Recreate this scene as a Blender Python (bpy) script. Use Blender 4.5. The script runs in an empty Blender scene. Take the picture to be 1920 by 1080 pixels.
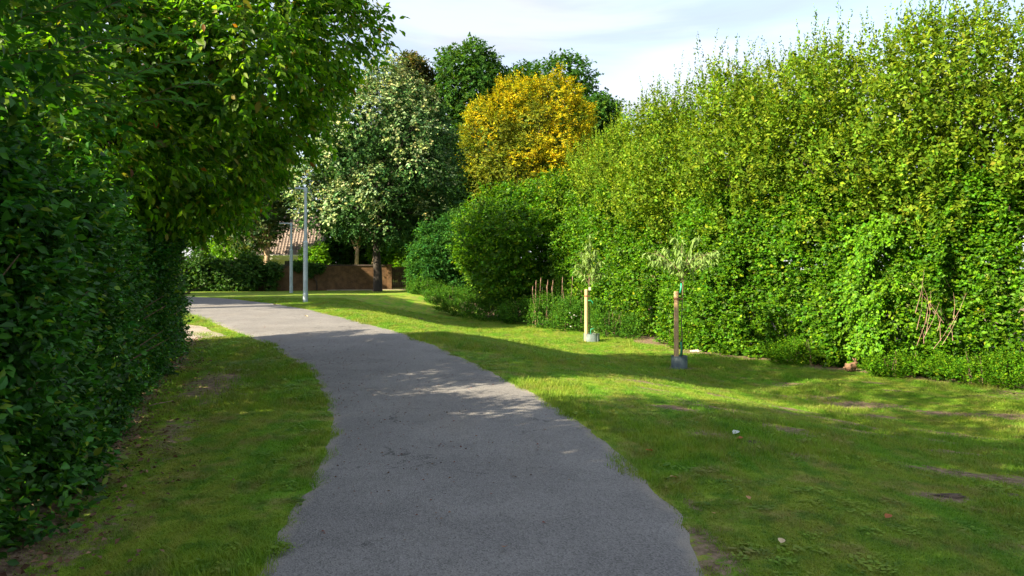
import bpy, math, random
import numpy as np
from mathutils import Vector, Matrix

rng = np.random.default_rng(7)
random.seed(7)
scene = bpy.context.scene
col = scene.collection
R = math.radians

# ------------------------------------------------------------------ camera
EYE = 1.7
cam = bpy.data.cameras.new('camera')
cam.sensor_width = 36.0
cam.lens = 26.25
cam.shift_y = -40.0 / 1920.0
cam.clip_start = 0.05
cam.clip_end = 3000
cam_o = bpy.data.objects.new('camera', cam)
cam_o.location = (0, 0, EYE)
cam_o.rotation_euler = (R(90), 0, 0)
col.objects.link(cam_o)
scene.camera = cam_o

# ------------------------------------------------------------------ light
SUN_EL, SUN_AZ = R(30), R(237)          # azimuth clockwise from +Y: left and a little behind the camera
sd = Vector((math.sin(SUN_AZ) * math.cos(SUN_EL), math.cos(SUN_AZ) * math.cos(SUN_EL), math.sin(SUN_EL)))
sun = bpy.data.lights.new('sun', 'SUN')
sun.energy = 3.9
sun.angle = R(0.55)
sun.color = (1.0, 0.86, 0.62)
sun_o = bpy.data.objects.new('sun', sun)
sun_o.rotation_euler = (-sd).to_track_quat('-Z', 'Y').to_euler()
sun_o.location = sd * 60
col.objects.link(sun_o)

world = bpy.data.worlds.new('World')
scene.world = world
world.use_nodes = True
wn = world.node_tree
wn.nodes.clear()
def N(nt, kind, **kw):
    n = nt.nodes.new(kind)
    for k, v in kw.items():
        if k.startswith('i_'):
            n.inputs[k[2:]].default_value = v
        else:
            setattr(n, k, v)
    return n
w_out = N(wn, 'ShaderNodeOutputWorld')
w_bg = N(wn, 'ShaderNodeBackground')
w_bg.inputs['Strength'].default_value = 0.12
w_sky = N(wn, 'ShaderNodeTexSky', sky_type='NISHITA')
w_sky.sun_disc = False
w_sky.sun_elevation = SUN_EL
w_sky.sun_rotation = SUN_AZ
w_sky.air_density = 1.0
w_sky.dust_density = 1.2
w_sky.ozone_density = 1.5
# thin cloud veil over the whole sky
w_tc = N(wn, 'ShaderNodeTexCoord')
w_map = N(wn, 'ShaderNodeMapping')
w_map.inputs['Scale'].default_value = (1.0, 1.6, 4.6)
w_map.inputs['Rotation'].default_value = (0.0, R(8), 0.3)
w_n = N(wn, 'ShaderNodeTexNoise', i_Scale=1.9, i_Detail=6.0, i_Roughness=0.55, i_Distortion=0.6)
w_r = N(wn, 'ShaderNodeMapRange')
w_r.inputs['From Min'].default_value = 0.36
w_r.inputs['From Max'].default_value = 0.66
w_r.inputs['To Min'].default_value = 0.62
w_r.inputs['To Max'].default_value = 0.98
w_n2 = N(wn, 'ShaderNodeTexNoise', i_Scale=2.6, i_Detail=5.0, i_Roughness=0.5, i_Distortion=0.4)
w_cr = N(wn, 'ShaderNodeMix', data_type='RGBA')
w_cr.inputs[6].default_value = (1.17, 1.24, 1.43, 1)
w_cr.inputs[7].default_value = (1.70, 1.70, 1.77, 1)
w_mix = N(wn, 'ShaderNodeMix', data_type='RGBA')
L = wn.links.new
L(w_tc.outputs['Generated'], w_map.inputs['Vector'])
L(w_map.outputs[0], w_n.inputs['Vector'])
L(w_map.outputs[0], w_n2.inputs['Vector'])
L(w_n.outputs['Fac'], w_r.inputs['Value'])
w_r2 = N(wn, 'ShaderNodeMapRange', interpolation_type='SMOOTHSTEP')
w_r2.inputs['From Min'].default_value = 0.38
w_r2.inputs['From Max'].default_value = 0.6
L(w_n2.outputs['Fac'], w_r2.inputs['Value'])
L(w_r2.outputs[0], w_cr.inputs[0])
L(w_r.outputs[0], w_mix.inputs[0])
L(w_sky.outputs[0], w_mix.inputs[6])
L(w_cr.outputs[2], w_mix.inputs[7])
L(w_mix.outputs[2], w_bg.inputs['Color'])
L(w_bg.outputs[0], w_out.inputs['Surface'])

scene.view_settings.view_transform = 'Standard'
scene.view_settings.look = 'None'
scene.view_settings.gamma = 1.0
scene.view_settings.use_curve_mapping = False
scene.view_settings.exposure = 2.25
scene.render.engine = 'CYCLES'
scene.cycles.max_bounces = 6
scene.cycles.diffuse_bounces = 4
scene.cycles.transmission_bounces = 4
scene.cycles.glossy_bounces = 2
scene.cycles.caustics_reflective = False
scene.cycles.caustics_refractive = False

# ------------------------------------------------------------------ numeric helpers
_LAT = rng.random((32, 32, 32)).astype(np.float32) * 2 - 1
def noise3(p, f=1.0, seed=0.0):
    q = np.asarray(p, dtype=np.float64) * f + seed * 7.31
    i = np.floor(q).astype(int)
    t = q - i
    t = t * t * (3 - 2 * t)
    i0 = i & 31
    i1 = (i + 1) & 31
    x0, y0, z0 = i0[..., 0], i0[..., 1], i0[..., 2]
    x1, y1, z1 = i1[..., 0], i1[..., 1], i1[..., 2]
    tx, ty, tz = t[..., 0], t[..., 1], t[..., 2]
    a = _LAT[x0, y0, z0] * (1 - tx) + _LAT[x1, y0, z0] * tx
    b = _LAT[x0, y1, z0] * (1 - tx) + _LAT[x1, y1, z0] * tx
    c = _LAT[x0, y0, z1] * (1 - tx) + _LAT[x1, y0, z1] * tx
    d = _LAT[x0, y1, z1] * (1 - tx) + _LAT[x1, y1, z1] * tx
    return (a * (1 - ty) + b * ty) * (1 - tz) + (c * (1 - ty) + d * ty) * tz
def noise2(x, y, f=1.0, seed=0.0):
    return noise3(np.stack([x, y, np.zeros_like(x) + 0.37], -1), f, seed)
def SS(a, b, t):
    t = np.clip((t - a) / (b - a), 0, 1)
    return t * t * (3 - 2 * t)
def unit(v):
    return v / (np.linalg.norm(v, axis=-1, keepdims=True) + 1e-9)

# ------------------------------------------------------------------ object helpers
def link(o, parent=None):
    col.objects.link(o)
    if parent is not None:
        o.parent = parent
    return o
def tag(o, label=None, cat=None, group=None, kind=None):
    if label: o['label'] = label
    if cat: o['category'] = cat
    if group: o['group'] = group
    if kind: o['kind'] = kind
    return o
def empty(name, loc, label, cat, group=None, rz=0.0):
    o = bpy.data.objects.new(name, None)
    o.location = loc
    o.rotation_euler = (0, 0, rz)
    o.empty_display_size = 0.2
    link(o)
    return tag(o, label, cat, group)
def mesh_np(name, V, F, mat, parent=None, color=None, smooth=False, origin=None):
    """V (n,3), F (m,k) one polygon size; positions are relative to the parent's origin"""
    V = np.asarray(V, dtype=np.float32)
    if origin is not None:
        V = V - np.asarray(origin, dtype=np.float32)
    F = np.asarray(F, dtype=np.int32)
    me = bpy.data.meshes.new(name)
    me.vertices.add(len(V))
    me.vertices.foreach_set('co', V.ravel())
    m, k = F.shape
    me.loops.add(m * k)
    me.loops.foreach_set('vertex_index', F.ravel())
    me.polygons.add(m)
    me.polygons.foreach_set('loop_start', np.arange(0, m * k, k, dtype=np.int32))
    me.polygons.foreach_set('loop_total', np.full(m, k, dtype=np.int32))
    if smooth:
        me.polygons.foreach_set('use_smooth', np.ones(m, dtype=bool))
    me.update(calc_edges=True)
    if color is not None:
        a = me.color_attributes.new('leafcol', 'FLOAT_COLOR', 'POINT')
        c = np.ones((len(V), 4), dtype=np.float32)
        c[:, :3] = color
        a.data.foreach_set('color', c.ravel())
    me.materials.append(mat)
    o = bpy.data.objects.new(name, me)
    link(o, parent)
    return o
class MB:
    """mixed polygon builder"""
    def __init__(s): s.v = []; s.f = []
    def add(s, vs, fs):
        b = len(s.v); s.v += [tuple(v) for v in vs]; s.f += [tuple(i + b for i in f) for f in fs]
    def box(s, c, h, rz=0.0):
        cx, cy, cz = c; ca, sa = math.cos(rz), math.sin(rz); vs = []
        for z in (-1, 1):
            for x, y in ((-1, -1), (1, -1), (1, 1), (-1, 1)):
                X, Y = x * h[0], y * h[1]
                vs.append((cx + X * ca - Y * sa, cy + X * sa + Y * ca, cz + z * h[2]))
        s.add(vs, [(3, 2, 1, 0), (4, 5, 6, 7), (0, 1, 5, 4), (1, 2, 6, 5), (2, 3, 7, 6), (3, 0, 4, 7)])
    def tube(s, pts, rad, n=8, caps=True):
        pts = [Vector(p) for p in pts]; vs = []
        up = Vector((0.13, 0.97, 0.2))
        for i, p in enumerate(pts):
            d = (pts[min(i + 1, len(pts) - 1)] - pts[max(i - 1, 0)]).normalized()
            a = d.cross(up)
            if a.length < 0.05: a = d.cross(Vector((1, 0, 0)))
            a.normalize(); b = d.cross(a)
            for k in range(n):
                t = 2 * math.pi * k / n
                vs.append(p + (a * math.cos(t) + b * math.sin(t)) * rad[i])
        fs = []
        for i in range(len(pts) - 1):
            for k in range(n):
                k2 = (k + 1) % n
                fs.append((i * n + k, i * n + k2, (i + 1) * n + k2, (i + 1) * n + k))
        if caps:
            fs.append(tuple(reversed(range(n)))); fs.append(tuple((len(pts) - 1) * n + k for k in range(n)))
        s.add(vs, fs)
    def lathe(s, prof, c=(0, 0, 0), n=24):
        vs = []; fs = []
        for r, z in prof:
            for k in range(n):
                t = 2 * math.pi * k / n
                vs.append((c[0] + r * math.cos(t), c[1] + r * math.sin(t), c[2] + z))
        for i in range(len(prof) - 1):
            for k in range(n):
                k2 = (k + 1) % n
                fs.append((i * n + k, i * n + k2, (i + 1) * n + k2, (i + 1) * n + k))
        s.add(vs, fs)
    def build(s, name, mat, parent=None, smooth=False):
        me = bpy.data.meshes.new(name)
        me.from_pydata([tuple(v) for v in s.v], [], s.f)
        if smooth:
            me.polygons.foreach_set('use_smooth', [True] * len(me.polygons))
        me.materials.append(mat)
        me.update()
        return link(bpy.data.objects.new(name, me), parent)

# ------------------------------------------------------------------ terrain function
PR = np.array([(1.0, -10), (0.95, 0), (1.03, 4.11), (1.17, 4.96), (1.05, 6.11), (0.79, 7.94), (0.35, 9.88), (-0.48, 12.26), (-1.36, 14.64),
               (-2.74, 17.82), (-4.47, 20.88), (-6.14, 23.89), (-9.05, 28.8), (-12.72, 33.6), (-17.5, 37.6), (-24, 41), (-34, 43.5)])
PL = np.array([(-1.4, -10), (-1.4, 0), (-1.41, 4.11), (-1.47, 4.96), (-1.58, 5.96), (-1.65, 6.62), (-1.99, 8.21), (-2.76, 10.72), (-3.67, 12.86),
               (-5.09, 15.48), (-6.62, 17.82), (-8.79, 21.22), (-12.2, 25.6), (-17, 30), (-24, 33.5), (-34, 36)])
def rx(y): return np.interp(y, PR[:, 1], PR[:, 0])
def lx(y): return np.interp(y, PL[:, 1], PL[:, 0])
def hz(x, y):
    x = np.asarray(x, dtype=float); y = np.asarray(y, dtype=float)
    zp = 0.26 * SS(8, 26, y) * (1 - 0.5 * SS(36, 52, y))
    s = x - np.interp(y, PR[:14, 1], PR[:14, 0])
    s0 = 0.3 + 7 * SS(22, 44, y)
    k = SS(s0, s0 + 6.2, s)
    return zp * (1 - k) - 0.68 * k * (0.25 + 0.75 * SS(3, 12, y)) * (1 - 0.4 * SS(34, 50, y))
def H(x, y): return float(hz(x, y))

# ------------------------------------------------------------------ materials
def mat_new(name):
    m = bpy.data.materials.new(name); m.use_nodes = True
    nt = m.node_tree; nt.nodes.clear()
    out = N(nt, 'ShaderNodeOutputMaterial')
    return m, nt, out
def leaf_material(name, rough=0.45, trans=0.38, spec=0.35, tint=(1.55, 1.45, 0.45)):
    m, nt, out = mat_new(name)
    at = N(nt, 'ShaderNodeAttribute', attribute_name='leafcol')
    pb = N(nt, 'ShaderNodeBsdfPrincipled')
    pb.inputs['Roughness'].default_value = rough
    pb.inputs['Specular IOR Level'].default_value = spec
    nt.links.new(at.outputs['Color'], pb.inputs['Base Color'])
    tr = N(nt, 'ShaderNodeBsdfTranslucent')
    mu = N(nt, 'ShaderNodeMix', data_type='RGBA', blend_type='MULTIPLY')
    mu.inputs[0].default_value = 1.0
    mu.inputs[7].default_value = (*tint, 1)
    nt.links.new(at.outputs['Color'], mu.inputs[6])
    nt.links.new(mu.outputs[2], tr.inputs['Color'])
    mx = N(nt, 'ShaderNodeMixShader'); mx.inputs[0].default_value = trans
    nt.links.new(pb.outputs[0], mx.inputs[1]); nt.links.new(tr.outputs[0], mx.inputs[2])
    nt.links.new(mx.outputs[0], out.inputs['Surface'])
    return m
def plain(name, c, rough=0.6, metal=0.0, noise_scale=8.0, amount=0.25, bump=0.0, stretch=(1, 1, 1), spec=0.5, c2=None):
    m, nt, out = mat_new(name)
    pb = N(nt, 'ShaderNodeBsdfPrincipled')
    pb.inputs['Roughness'].default_value = rough
    pb.inputs['Metallic'].default_value = metal
    pb.inputs['Specular IOR Level'].default_value = spec
    tc = N(nt, 'ShaderNodeTexCoord'); mp = N(nt, 'ShaderNodeMapping'); mp.inputs['Scale'].default_value = stretch
    no = N(nt, 'ShaderNodeTexNoise', i_Scale=noise_scale, i_Detail=6.0, i_Roughness=0.6)
    nt.links.new(tc.outputs['Object'], mp.inputs[0]); nt.links.new(mp.outputs[0], no.inputs['Vector'])
    mx = N(nt, 'ShaderNodeMix', data_type='RGBA')
    a = [max(0, v * (1 - amount)) for v in c]; b = [v * (1 + amount) for v in c] if c2 is None else c2
    mx.inputs[6].default_value = (*a, 1); mx.inputs[7].default_value = (*b, 1)
    rp = N(nt, 'ShaderNodeMapRange'); rp.inputs['From Min'].default_value = 0.35; rp.inputs['From Max'].default_value = 0.65
    nt.links.new(no.outputs['Fac'], rp.inputs['Value']); nt.links.new(rp.outputs[0], mx.inputs[0])
    nt.links.new(mx.outputs[2], pb.inputs['Base Color'])
    if bump:
        bp = N(nt, 'ShaderNodeBump'); bp.inputs['Strength'].default_value = bump; bp.inputs['Distance'].default_value = 0.02
        nt.links.new(no.outputs['Fac'], bp.inputs['Height']); nt.links.new(bp.outputs[0], pb.inputs['Normal'])
    nt.links.new(pb.outputs[0], out.inputs['Surface'])
    return m
def lawn_color(nt):
    """colour of the turf from world position: shared by the ground and the blades"""
    lk = nt.links.new
    ge = N(nt, 'ShaderNodeNewGeometry')
    def noise(scale, detail=4.0, stretch=None, rot=0.0):
        n = N(nt, 'ShaderNodeTexNoise', i_Scale=scale, i_Detail=detail, i_Roughness=0.6)
        mp = N(nt, 'ShaderNodeMapping')
        mp.inputs['Scale'].default_value = stretch or (1, 1, 0.0)
        mp.inputs['Rotation'].default_value = (0, 0, rot)
        lk(ge.outputs['Position'], mp.inputs[0]); lk(mp.outputs[0], n.inputs['Vector'])
        return n.outputs['Fac']
    def ramp(v, a, b, lo=0.0, hi=1.0):
        r = N(nt, 'ShaderNodeMapRange', interpolation_type='SMOOTHSTEP')
        r.inputs['From Min'].default_value = a; r.inputs['From Max'].default_value = b
        r.inputs['To Min'].default_value = lo; r.inputs['To Max'].default_value = hi
        lk(v, r.inputs['Value']); return r.outputs[0]
    def mix(f, a, b):
        m = N(nt, 'ShaderNodeMix', data_type='RGBA')
        lk(f, m.inputs[0])
        for i, c in ((6, a), (7, b)):
            if isinstance(c, tuple): m.inputs[i].default_value = (*c, 1)
            else: lk(c, m.inputs[i])
        return m.outputs[2]
    c = mix(ramp(noise(0.75, 5), 0.42, 0.58), (0.112, 0.270, 0.010), (0.215, 0.315, 0.022))
    c = mix(ramp(noise(1.1, 5, (2.6, 0.32, 0), R(-32)), 0.42, 0.64, 0, 0.62), c, (0.30, 0.27, 0.055))
    c = mix(ramp(noise(2.1, 6), 0.50, 0.62, 0, 0.62), c, (0.27, 0.20, 0.085))
    c = mix(ramp(noise(5.0, 4), 0.48, 0.62, 0, 0.6), c, (0.042, 0.16, 0.010))
    c = mix(ramp(noise(40.0, 2), 0.35, 0.7, 0, 0.35), c, (0.20, 0.28, 0.04))
    return c, noise, ramp, mix
# ground
M_ground, nt, out = mat_new('lawn_soil')
c, noise, ramp, mix = lawn_color(nt)
at = N(nt, 'ShaderNodeAttribute', attribute_name='soil')
add = N(nt, 'ShaderNodeMath', operation='ADD'); sub = N(nt, 'ShaderNodeMath', operation='MULTIPLY_ADD')
nt.links.new(noise(7.0, 6), sub.inputs[0]); sub.inputs[1].default_value = 1.6; sub.inputs[2].default_value = -0.8
nt.links.new(at.outputs['Fac'], add.inputs[0]); nt.links.new(sub.outputs[0], add.inputs[1])
soilc = mix(ramp(noise(14.0, 5), 0.35, 0.65), (0.10, 0.07, 0.045), (0.26, 0.19, 0.125))
c = mix(ramp(add.outputs[0], 0.3, 0.5), c, soilc)
pb = N(nt, 'ShaderNodeBsdfPrincipled'); pb.inputs['Roughness'].default_value = 0.9; pb.inputs['Specular IOR Level'].default_value = 0.15
nt.links.new(c, pb.inputs['Base Color'])
bp = N(nt, 'ShaderNodeBump'); bp.inputs['Strength'].default_value = 0.9; bp.inputs['Distance'].default_value = 0.03
nt.links.new(noise(26.0, 6), bp.inputs['Height']); nt.links.new(bp.outputs[0], pb.inputs['Normal'])
nt.links.new(pb.outputs[0], out.inputs['Surface'])
# blades
M_blade, nt, out = mat_new('grass_blade')
c, noise, ramp, mix = lawn_color(nt)
oi = N(nt, 'ShaderNodeObjectInfo')
c = mix(ramp(oi.outputs['Random'], 0.5, 1.0, 0.0, 0.5), c, (0.21, 0.38, 0.03))
c = mix(ramp(oi.outputs['Random'], 0.35, 0.0, 0.0, 0.55), c, (0.05, 0.15, 0.012))
pb = N(nt, 'ShaderNodeBsdfPrincipled'); pb.inputs['Roughness'].default_value = 0.6; pb.inputs['Specular IOR Level'].default_value = 0.25
nt.links.new(c, pb.inputs['Base Color'])
tr = N(nt, 'ShaderNodeBsdfTranslucent'); mu = N(nt, 'ShaderNodeMix', data_type='RGBA', blend_type='MULTIPLY')
mu.inputs[0].default_value = 1; mu.inputs[7].default_value = (1.4, 1.4, 0.5, 1)
nt.links.new(c, mu.inputs[6]); nt.links.new(mu.outputs[2], tr.inputs['Color'])
mx = N(nt, 'ShaderNodeMixShader'); mx.inputs[0].default_value = 0.35
nt.links.new(pb.outputs[0], mx.inputs[1]); nt.links.new(tr.outputs[0], mx.inputs[2]); nt.links.new(mx.outputs[0], out.inputs['Surface'])
# asphalt
def asphalt(name, c0, c1, grit, crack=True):
    m, nt, out = mat_new(name)
    lk = nt.links.new
    _, noise, ramp, mix = lawn_color(nt)
    ge = N(nt, 'ShaderNodeNewGeometry')
    c = mix(ramp(noise(0.9, 5), 0.35, 0.65), c0, c1)
    c = mix(ramp(noise(5.0, 5), 0.5, 0.75, 0, 0.35), c, tuple(v * 0.72 for v in c0))
    c = mix(ramp(noise(0.35, 6, (1.6, 0.5, 0), R(-20)), 0.5, 0.68, 0, 0.55), c, (c0[0] * 1.25, c0[1] * 1.12, c0[2] * 0.95))
    c = mix(ramp(noise(1.9, 6), 0.58, 0.66, 0, 0.3), c, tuple(v * 0.6 for v in c0))
    vo = N(nt, 'ShaderNodeTexVoronoi', i_Scale=95.0); lk(ge.outputs['Position'], vo.inputs['Vector'])
    sep = N(nt, 'ShaderNodeSeparateColor'); lk(vo.outputs['Color'], sep.inputs[0])
    c = mix(ramp(sep.outputs[0], 0.0, 1.0, 0.0, 0.45), c, tuple(min(1, v * grit) for v in c1))
    c = mix(ramp(sep.outputs[1], 0.55, 1.0, 0.0, 0.6), c, tuple(v * 0.45 for v in c0))
    # dusty, paler margin
    at = N(nt, 'ShaderNodeAttribute', attribute_name='edge')
    ad = N(nt, 'ShaderNodeMath', operation='MULTIPLY_ADD')
    lk(noise(6.0, 5), ad.inputs[0]); ad.inputs[1].default_value = 0.9; lk(at.outputs['Fac'], ad.inputs[2])
    c = mix(ramp(ad.outputs[0], 0.95, 1.45, 0, 0.75), c, tuple(min(1, v * 1.25) for v in (c1[0] * 1.1, c1[1] * 1.02, c1[2] * 0.9)))
    h = vo.outputs['Distance']
    if crack:
        wv = N(nt, 'ShaderNodeTexVoronoi', feature='DISTANCE_TO_EDGE', i_Scale=0.42)
        dn = N(nt, 'ShaderNodeTexNoise', i_Scale=1.7, i_Detail=8.0, i_Roughness=0.62)
        lk(ge.outputs['Position'], dn.inputs['Vector'])
        vm = N(nt, 'ShaderNodeVectorMath', operation='MULTIPLY_ADD')
        vm.inputs[1].default_value = (1.3, 1.3, 0)
        lk(dn.outputs['Color'], vm.inputs[0]); lk(ge.outputs['Position'], vm.inputs[2]); lk(vm.outputs[0], wv.inputs['Vector'])
        mk = N(nt, 'ShaderNodeMath', operation='MULTIPLY')
        lk(ramp(wv.outputs['Distance'], 0.0, 0.007, 1.0, 0.0), mk.inputs[0]); lk(ramp(noise(0.6, 2), 0.50, 0.57), mk.inputs[1])
        m2 = N(nt, 'ShaderNodeMath', operation='MULTIPLY'); lk(mk.outputs[0], m2.inputs[0]); m2.inputs[1].default_value = 0.7
        c = mix(m2.outputs[0], c, (0.02, 0.02, 0.02))
    pb = N(nt, 'ShaderNodeBsdfPrincipled'); pb.inputs['Roughness'].default_value = 0.85; pb.inputs['Specular IOR Level'].default_value = 0.3
    lk(c, pb.inputs['Base Color'])
    bp = N(nt, 'ShaderNodeBump'); bp.inputs['Strength'].default_value = 0.7; bp.inputs['Distance'].default_value = 0.006
    lk(h, bp.inputs['Height']); lk(bp.outputs[0], pb.inputs['Normal'])
    lk(pb.outputs[0], out.inputs['Surface'])
    return m
M_path = asphalt('asphalt', (0.142, 0.137, 0.135), (0.196, 0.189, 0.183), 1.45)
M_side = asphalt('pale_grit', (0.26, 0.22, 0.19), (0.33, 0.28, 0.24), 1.4, crack=False)
M_leaf = leaf_material('leaf', 0.5, 0.42, 0.2)
M_leaf_cherry = leaf_material('leaf_drooping', 0.5, 0.5, 0.25, tint=(1.5, 1.9, 0.4))
M_leaf_dull = leaf_material('leaf_dull', 0.65, 0.38, 0.1)
M_leaf_dark = leaf_material('leaf_glossy', 0.45, 0.34, 0.25)
M_leaf_silver = leaf_material('leaf_silver', 0.65, 0.22, 0.15, tint=(1.1, 1.1, 0.7))
M_leaf_gold = leaf_material('leaf_gold', 0.6, 0.40, 0.15, tint=(1.1, 1.05, 0.4))
M_bark = plain('bark_shaded', (0.035, 0.028, 0.022), 0.9, noise_scale=14, amount=0.5, bump=1.0, stretch=(1, 1, 0.25))  # darkened so the lime trunk looks shaded; shade put into the colour
M_bark_pale = plain('bark_pale', (0.30, 0.21, 0.13), 0.85, noise_scale=9, amount=0.45, bump=0.8, stretch=(1, 1, 0.4))
M_twig = plain('twig', (0.13, 0.085, 0.055), 0.85, amount=0.3)
M_dry = plain('dry_stem', (0.33, 0.20, 0.15), 0.85, amount=0.3)
M_steel = plain('galvanised_steel', (0.34, 0.41, 0.46), 0.5, metal=0.25, noise_scale=5, amount=0.12)
M_steel_dark = plain('lamp_head_grey', (0.30, 0.36, 0.42), 0.5, metal=0.2, noise_scale=5, amount=0.1)
M_stake = plain('peeled_stake_wood', (0.52, 0.33, 0.17), 0.8, noise_scale=10, amount=0.25, bump=0.5, stretch=(3, 3, 0.3))
M_collar = plain('grey_rubber_collar', (0.10, 0.135, 0.155), 0.55, noise_scale=6, amount=0.25)
M_collar_light = plain('grey_green_collar', (0.13, 0.17, 0.165), 0.5, noise_scale=6, amount=0.3)
M_green = plain('green_plastic', (0.02, 0.30, 0.16), 0.4, amount=0.1)
M_strap = plain('brown_strap', (0.22, 0.10, 0.05), 0.7, amount=0.2)
M_white = plain('white_tag', (0.75, 0.75, 0.70), 0.6, amount=0.08)
M_soil = plain('soil', (0.075, 0.05, 0.032), 0.95, noise_scale=20, amount=0.5, bump=1)
M_brick = plain('brick', (0.125, 0.065, 0.03), 0.9, noise_scale=2.6, amount=0.28, bump=0.3, c2=(0.205, 0.115, 0.052))
M_mortar = plain('mortar', (0.16, 0.125, 0.09), 0.95, noise_scale=5, amount=0.25)
M_coping = plain('coping', (0.075, 0.055, 0.045), 0.9, noise_scale=4, amount=0.3)
M_gate = plain('dark_gate_wood', (0.045, 0.025, 0.015), 0.8, noise_scale=5, amount=0.3, stretch=(4, 4, 0.4))
M_kerb = plain('kerb_concrete', (0.36, 0.31, 0.24), 0.9, noise_scale=6, amount=0.2)
M_tile = plain('roof_tile', (0.21, 0.165, 0.14), 0.85, noise_scale=1.6, amount=0.28)
M_render = plain('white_render', (0.62, 0.59, 0.53), 0.9, noise_scale=3, amount=0.08)
M_glass = plain('window_glass', (0.03, 0.035, 0.04), 0.1, amount=0.1)

# ------------------------------------------------------------------ ground sheet
def axis(lo, hi, step, far):
    a = list(np.arange(lo, hi + 1e-6, step)); s = step
    while a[-1] < far: s *= 1.28; a.append(a[-1] + s)
    s = step; b = []
    x = lo
    while x > -far: s *= 1.28; x -= s; b.append(x)
    return np.array(b[::-1] + a)
xs = axis(-8.0, 12.0, 0.16, 420); ys = axis(-1.0, 30.0, 0.16, 420)
# soil patches: x, y, rx, ry, angle, strength
SOIL = [(8.2, 11.6, 0.9, 0.28, -0.5, 1), (9.4, 12.3, 0.9, 0.25, -0.4, .8), (6.0, 12.8, 0.8, 0.3, -0.3, .9), (5.3, 9.1, 0.9, 0.25, -0.6, .9), (4.3, 10.6, 1.1, 0.3, -0.5, .7),
        (5.9, 10.2, .7, .25, -.5, .9), (3.3, 5.7, 0.28, 0.12, 0, .8), (3.1, 8.2, 0.25, 0.3, 0.4, .6), (3.55, 4.35, 0.55, 0.16, -0.7, 1), (4.6, 6.3, 0.4, 0.2, -0.6, .9), (4.9, 8.0, .5, .2, -.6, .7),
        (2.2, 12.2, 0.7, 0.22, 0.1, .8), (7.2, 9.3, 0.9, 0.22, -.3, .9), (7.6, 8.1, 0.5, .2, -.4, .8), (5.6, 13.6, .8, .2, -.5, .6), (3.0, 15.0, 1.2, .3, -.6, .6), (0.4, 17.5, 1.4, .35, -.7, .6),
        (1.2, 4.3, 0.12, 0.6, 0.0, .8), (1.3, 5.3, 0.08, 0.3, .3, .6), (-2.65, 4.6, 0.2, .8, 0.15, .5), (-3.45, 7.6, 0.3, 1.3, 0.3, .5), (-4.2, 10.5, 0.6, 1.6, 0.25, .6),
        (-4.0, 9.6, 1.0, .7, 0, .4), (-2.9, 23.0, 2.6, .5, -.9, .5), (-3.5, 30, 2.5, .8, -.6, .5), (5.2, 20.8, 1.2, .4, -.9, .9), (4.2, 23.6, .5, .7, 0, .8), (3.95, 17.5, .5, .4, 0, .8), (2.4, 10.2, .5, .25, 0, .5),
        (-7.6, 20.4, .5, .5, 0, .5), (1.9, 7.6, .25, .2, 0, .5), (2.6, 6.9, .3, .2, 0, .45), (9.6, 13.9, 1.4, .4, -.9, .5), (7.3, 17.5, .9, .35, -.9, .6)]
SOIL += [(float(px_), float(py_), float(a_), float(a_ * .3), -.5, float(st_)) for px_, py_, a_, st_ in zip(2 + 8 * rng.random(46), 6 + 10 * rng.random(46), .2 + .55 * rng.random(46), .45 + .5 * rng.random(46)) if px_ < py_ * .75 and px_ > 1.4]
HR = np.array([(15.5, 2), (13.2, 9), (11.4, 12.6), (10.03, 14.62), (8.75, 15.5), (7.81, 17.09), (6.55, 18.72), (5.0, 20.57), (4.14, 24.15), (2.73, 27.32), (0.88, 30.86), (-1.54, 36.0), (-3.06, 39.0), (-5.32, 41.0)])
HL = np.array([(-2.9, -9), (-2.6, -4), (-2.5, 0), (-2.56, 2.8), (-2.74, 4.11), (-2.93, 4.77), (-3.2, 5.67), (-3.8, 7.44), (-4.75, 9.88), (-5.3, 11.71), (-6.75, 15.94)])
def soil_at(x, y):
    s = np.zeros_like(x)
    for cx, cy, a, b, an, st in SOIL:
        dx, dy = x - cx, y - cy; c_, s_ = math.cos(an), math.sin(an)
        u, v = (dx * c_ + dy * s_) / (a * 1.1), (-dx * s_ + dy * c_) / (b * 1.6)
        s = np.maximum(s, st * np.clip(1.25 - np.sqrt(u * u + v * v), 0, 1))
    hr = np.interp(y, HR[:, 1], HR[:, 0]); hl = np.interp(y, HL[:, 1], HL[:, 0])
    s = np.maximum(s, SS(-0.35, 0.25, x - hr) * (y < 42))
    s = np.maximum(s, SS(-0.35, 0.3, hl - x) * (y < 16.5) * (y > -9))
    return s
GX, GY = np.meshgrid(xs, ys)
micro = noise2(GX, GY, 1.3) * 0.018 + noise2(GX, GY, 4.5, 3) * 0.008
inp = (GX < rx(GY) + 0.3) & (GX > lx(GY) - 0.3) & (GY < 38)
micro = np.where(inp, 0.0, micro)
GZ = hz(GX, GY) + micro
nx, ny = len(xs), len(ys)
V = np.stack([GX, GY, GZ], -1).reshape(-1, 3)
idx = np.arange(nx * ny).reshape(ny, nx)
F = np.stack([idx[:-1, :-1], idx[:-1, 1:], idx[1:, 1:], idx[1:, :-1]], -1).reshape(-1, 4)
ground = mesh_np('ground', V, F, M_ground, smooth=True)
ground['kind'] = 'structure'
a = ground.data.attributes.new('soil', 'FLOAT', 'POINT')
a.data.foreach_set('value', soil_at(V[:, 0], V[:, 1]).astype(np.float32))

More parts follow.
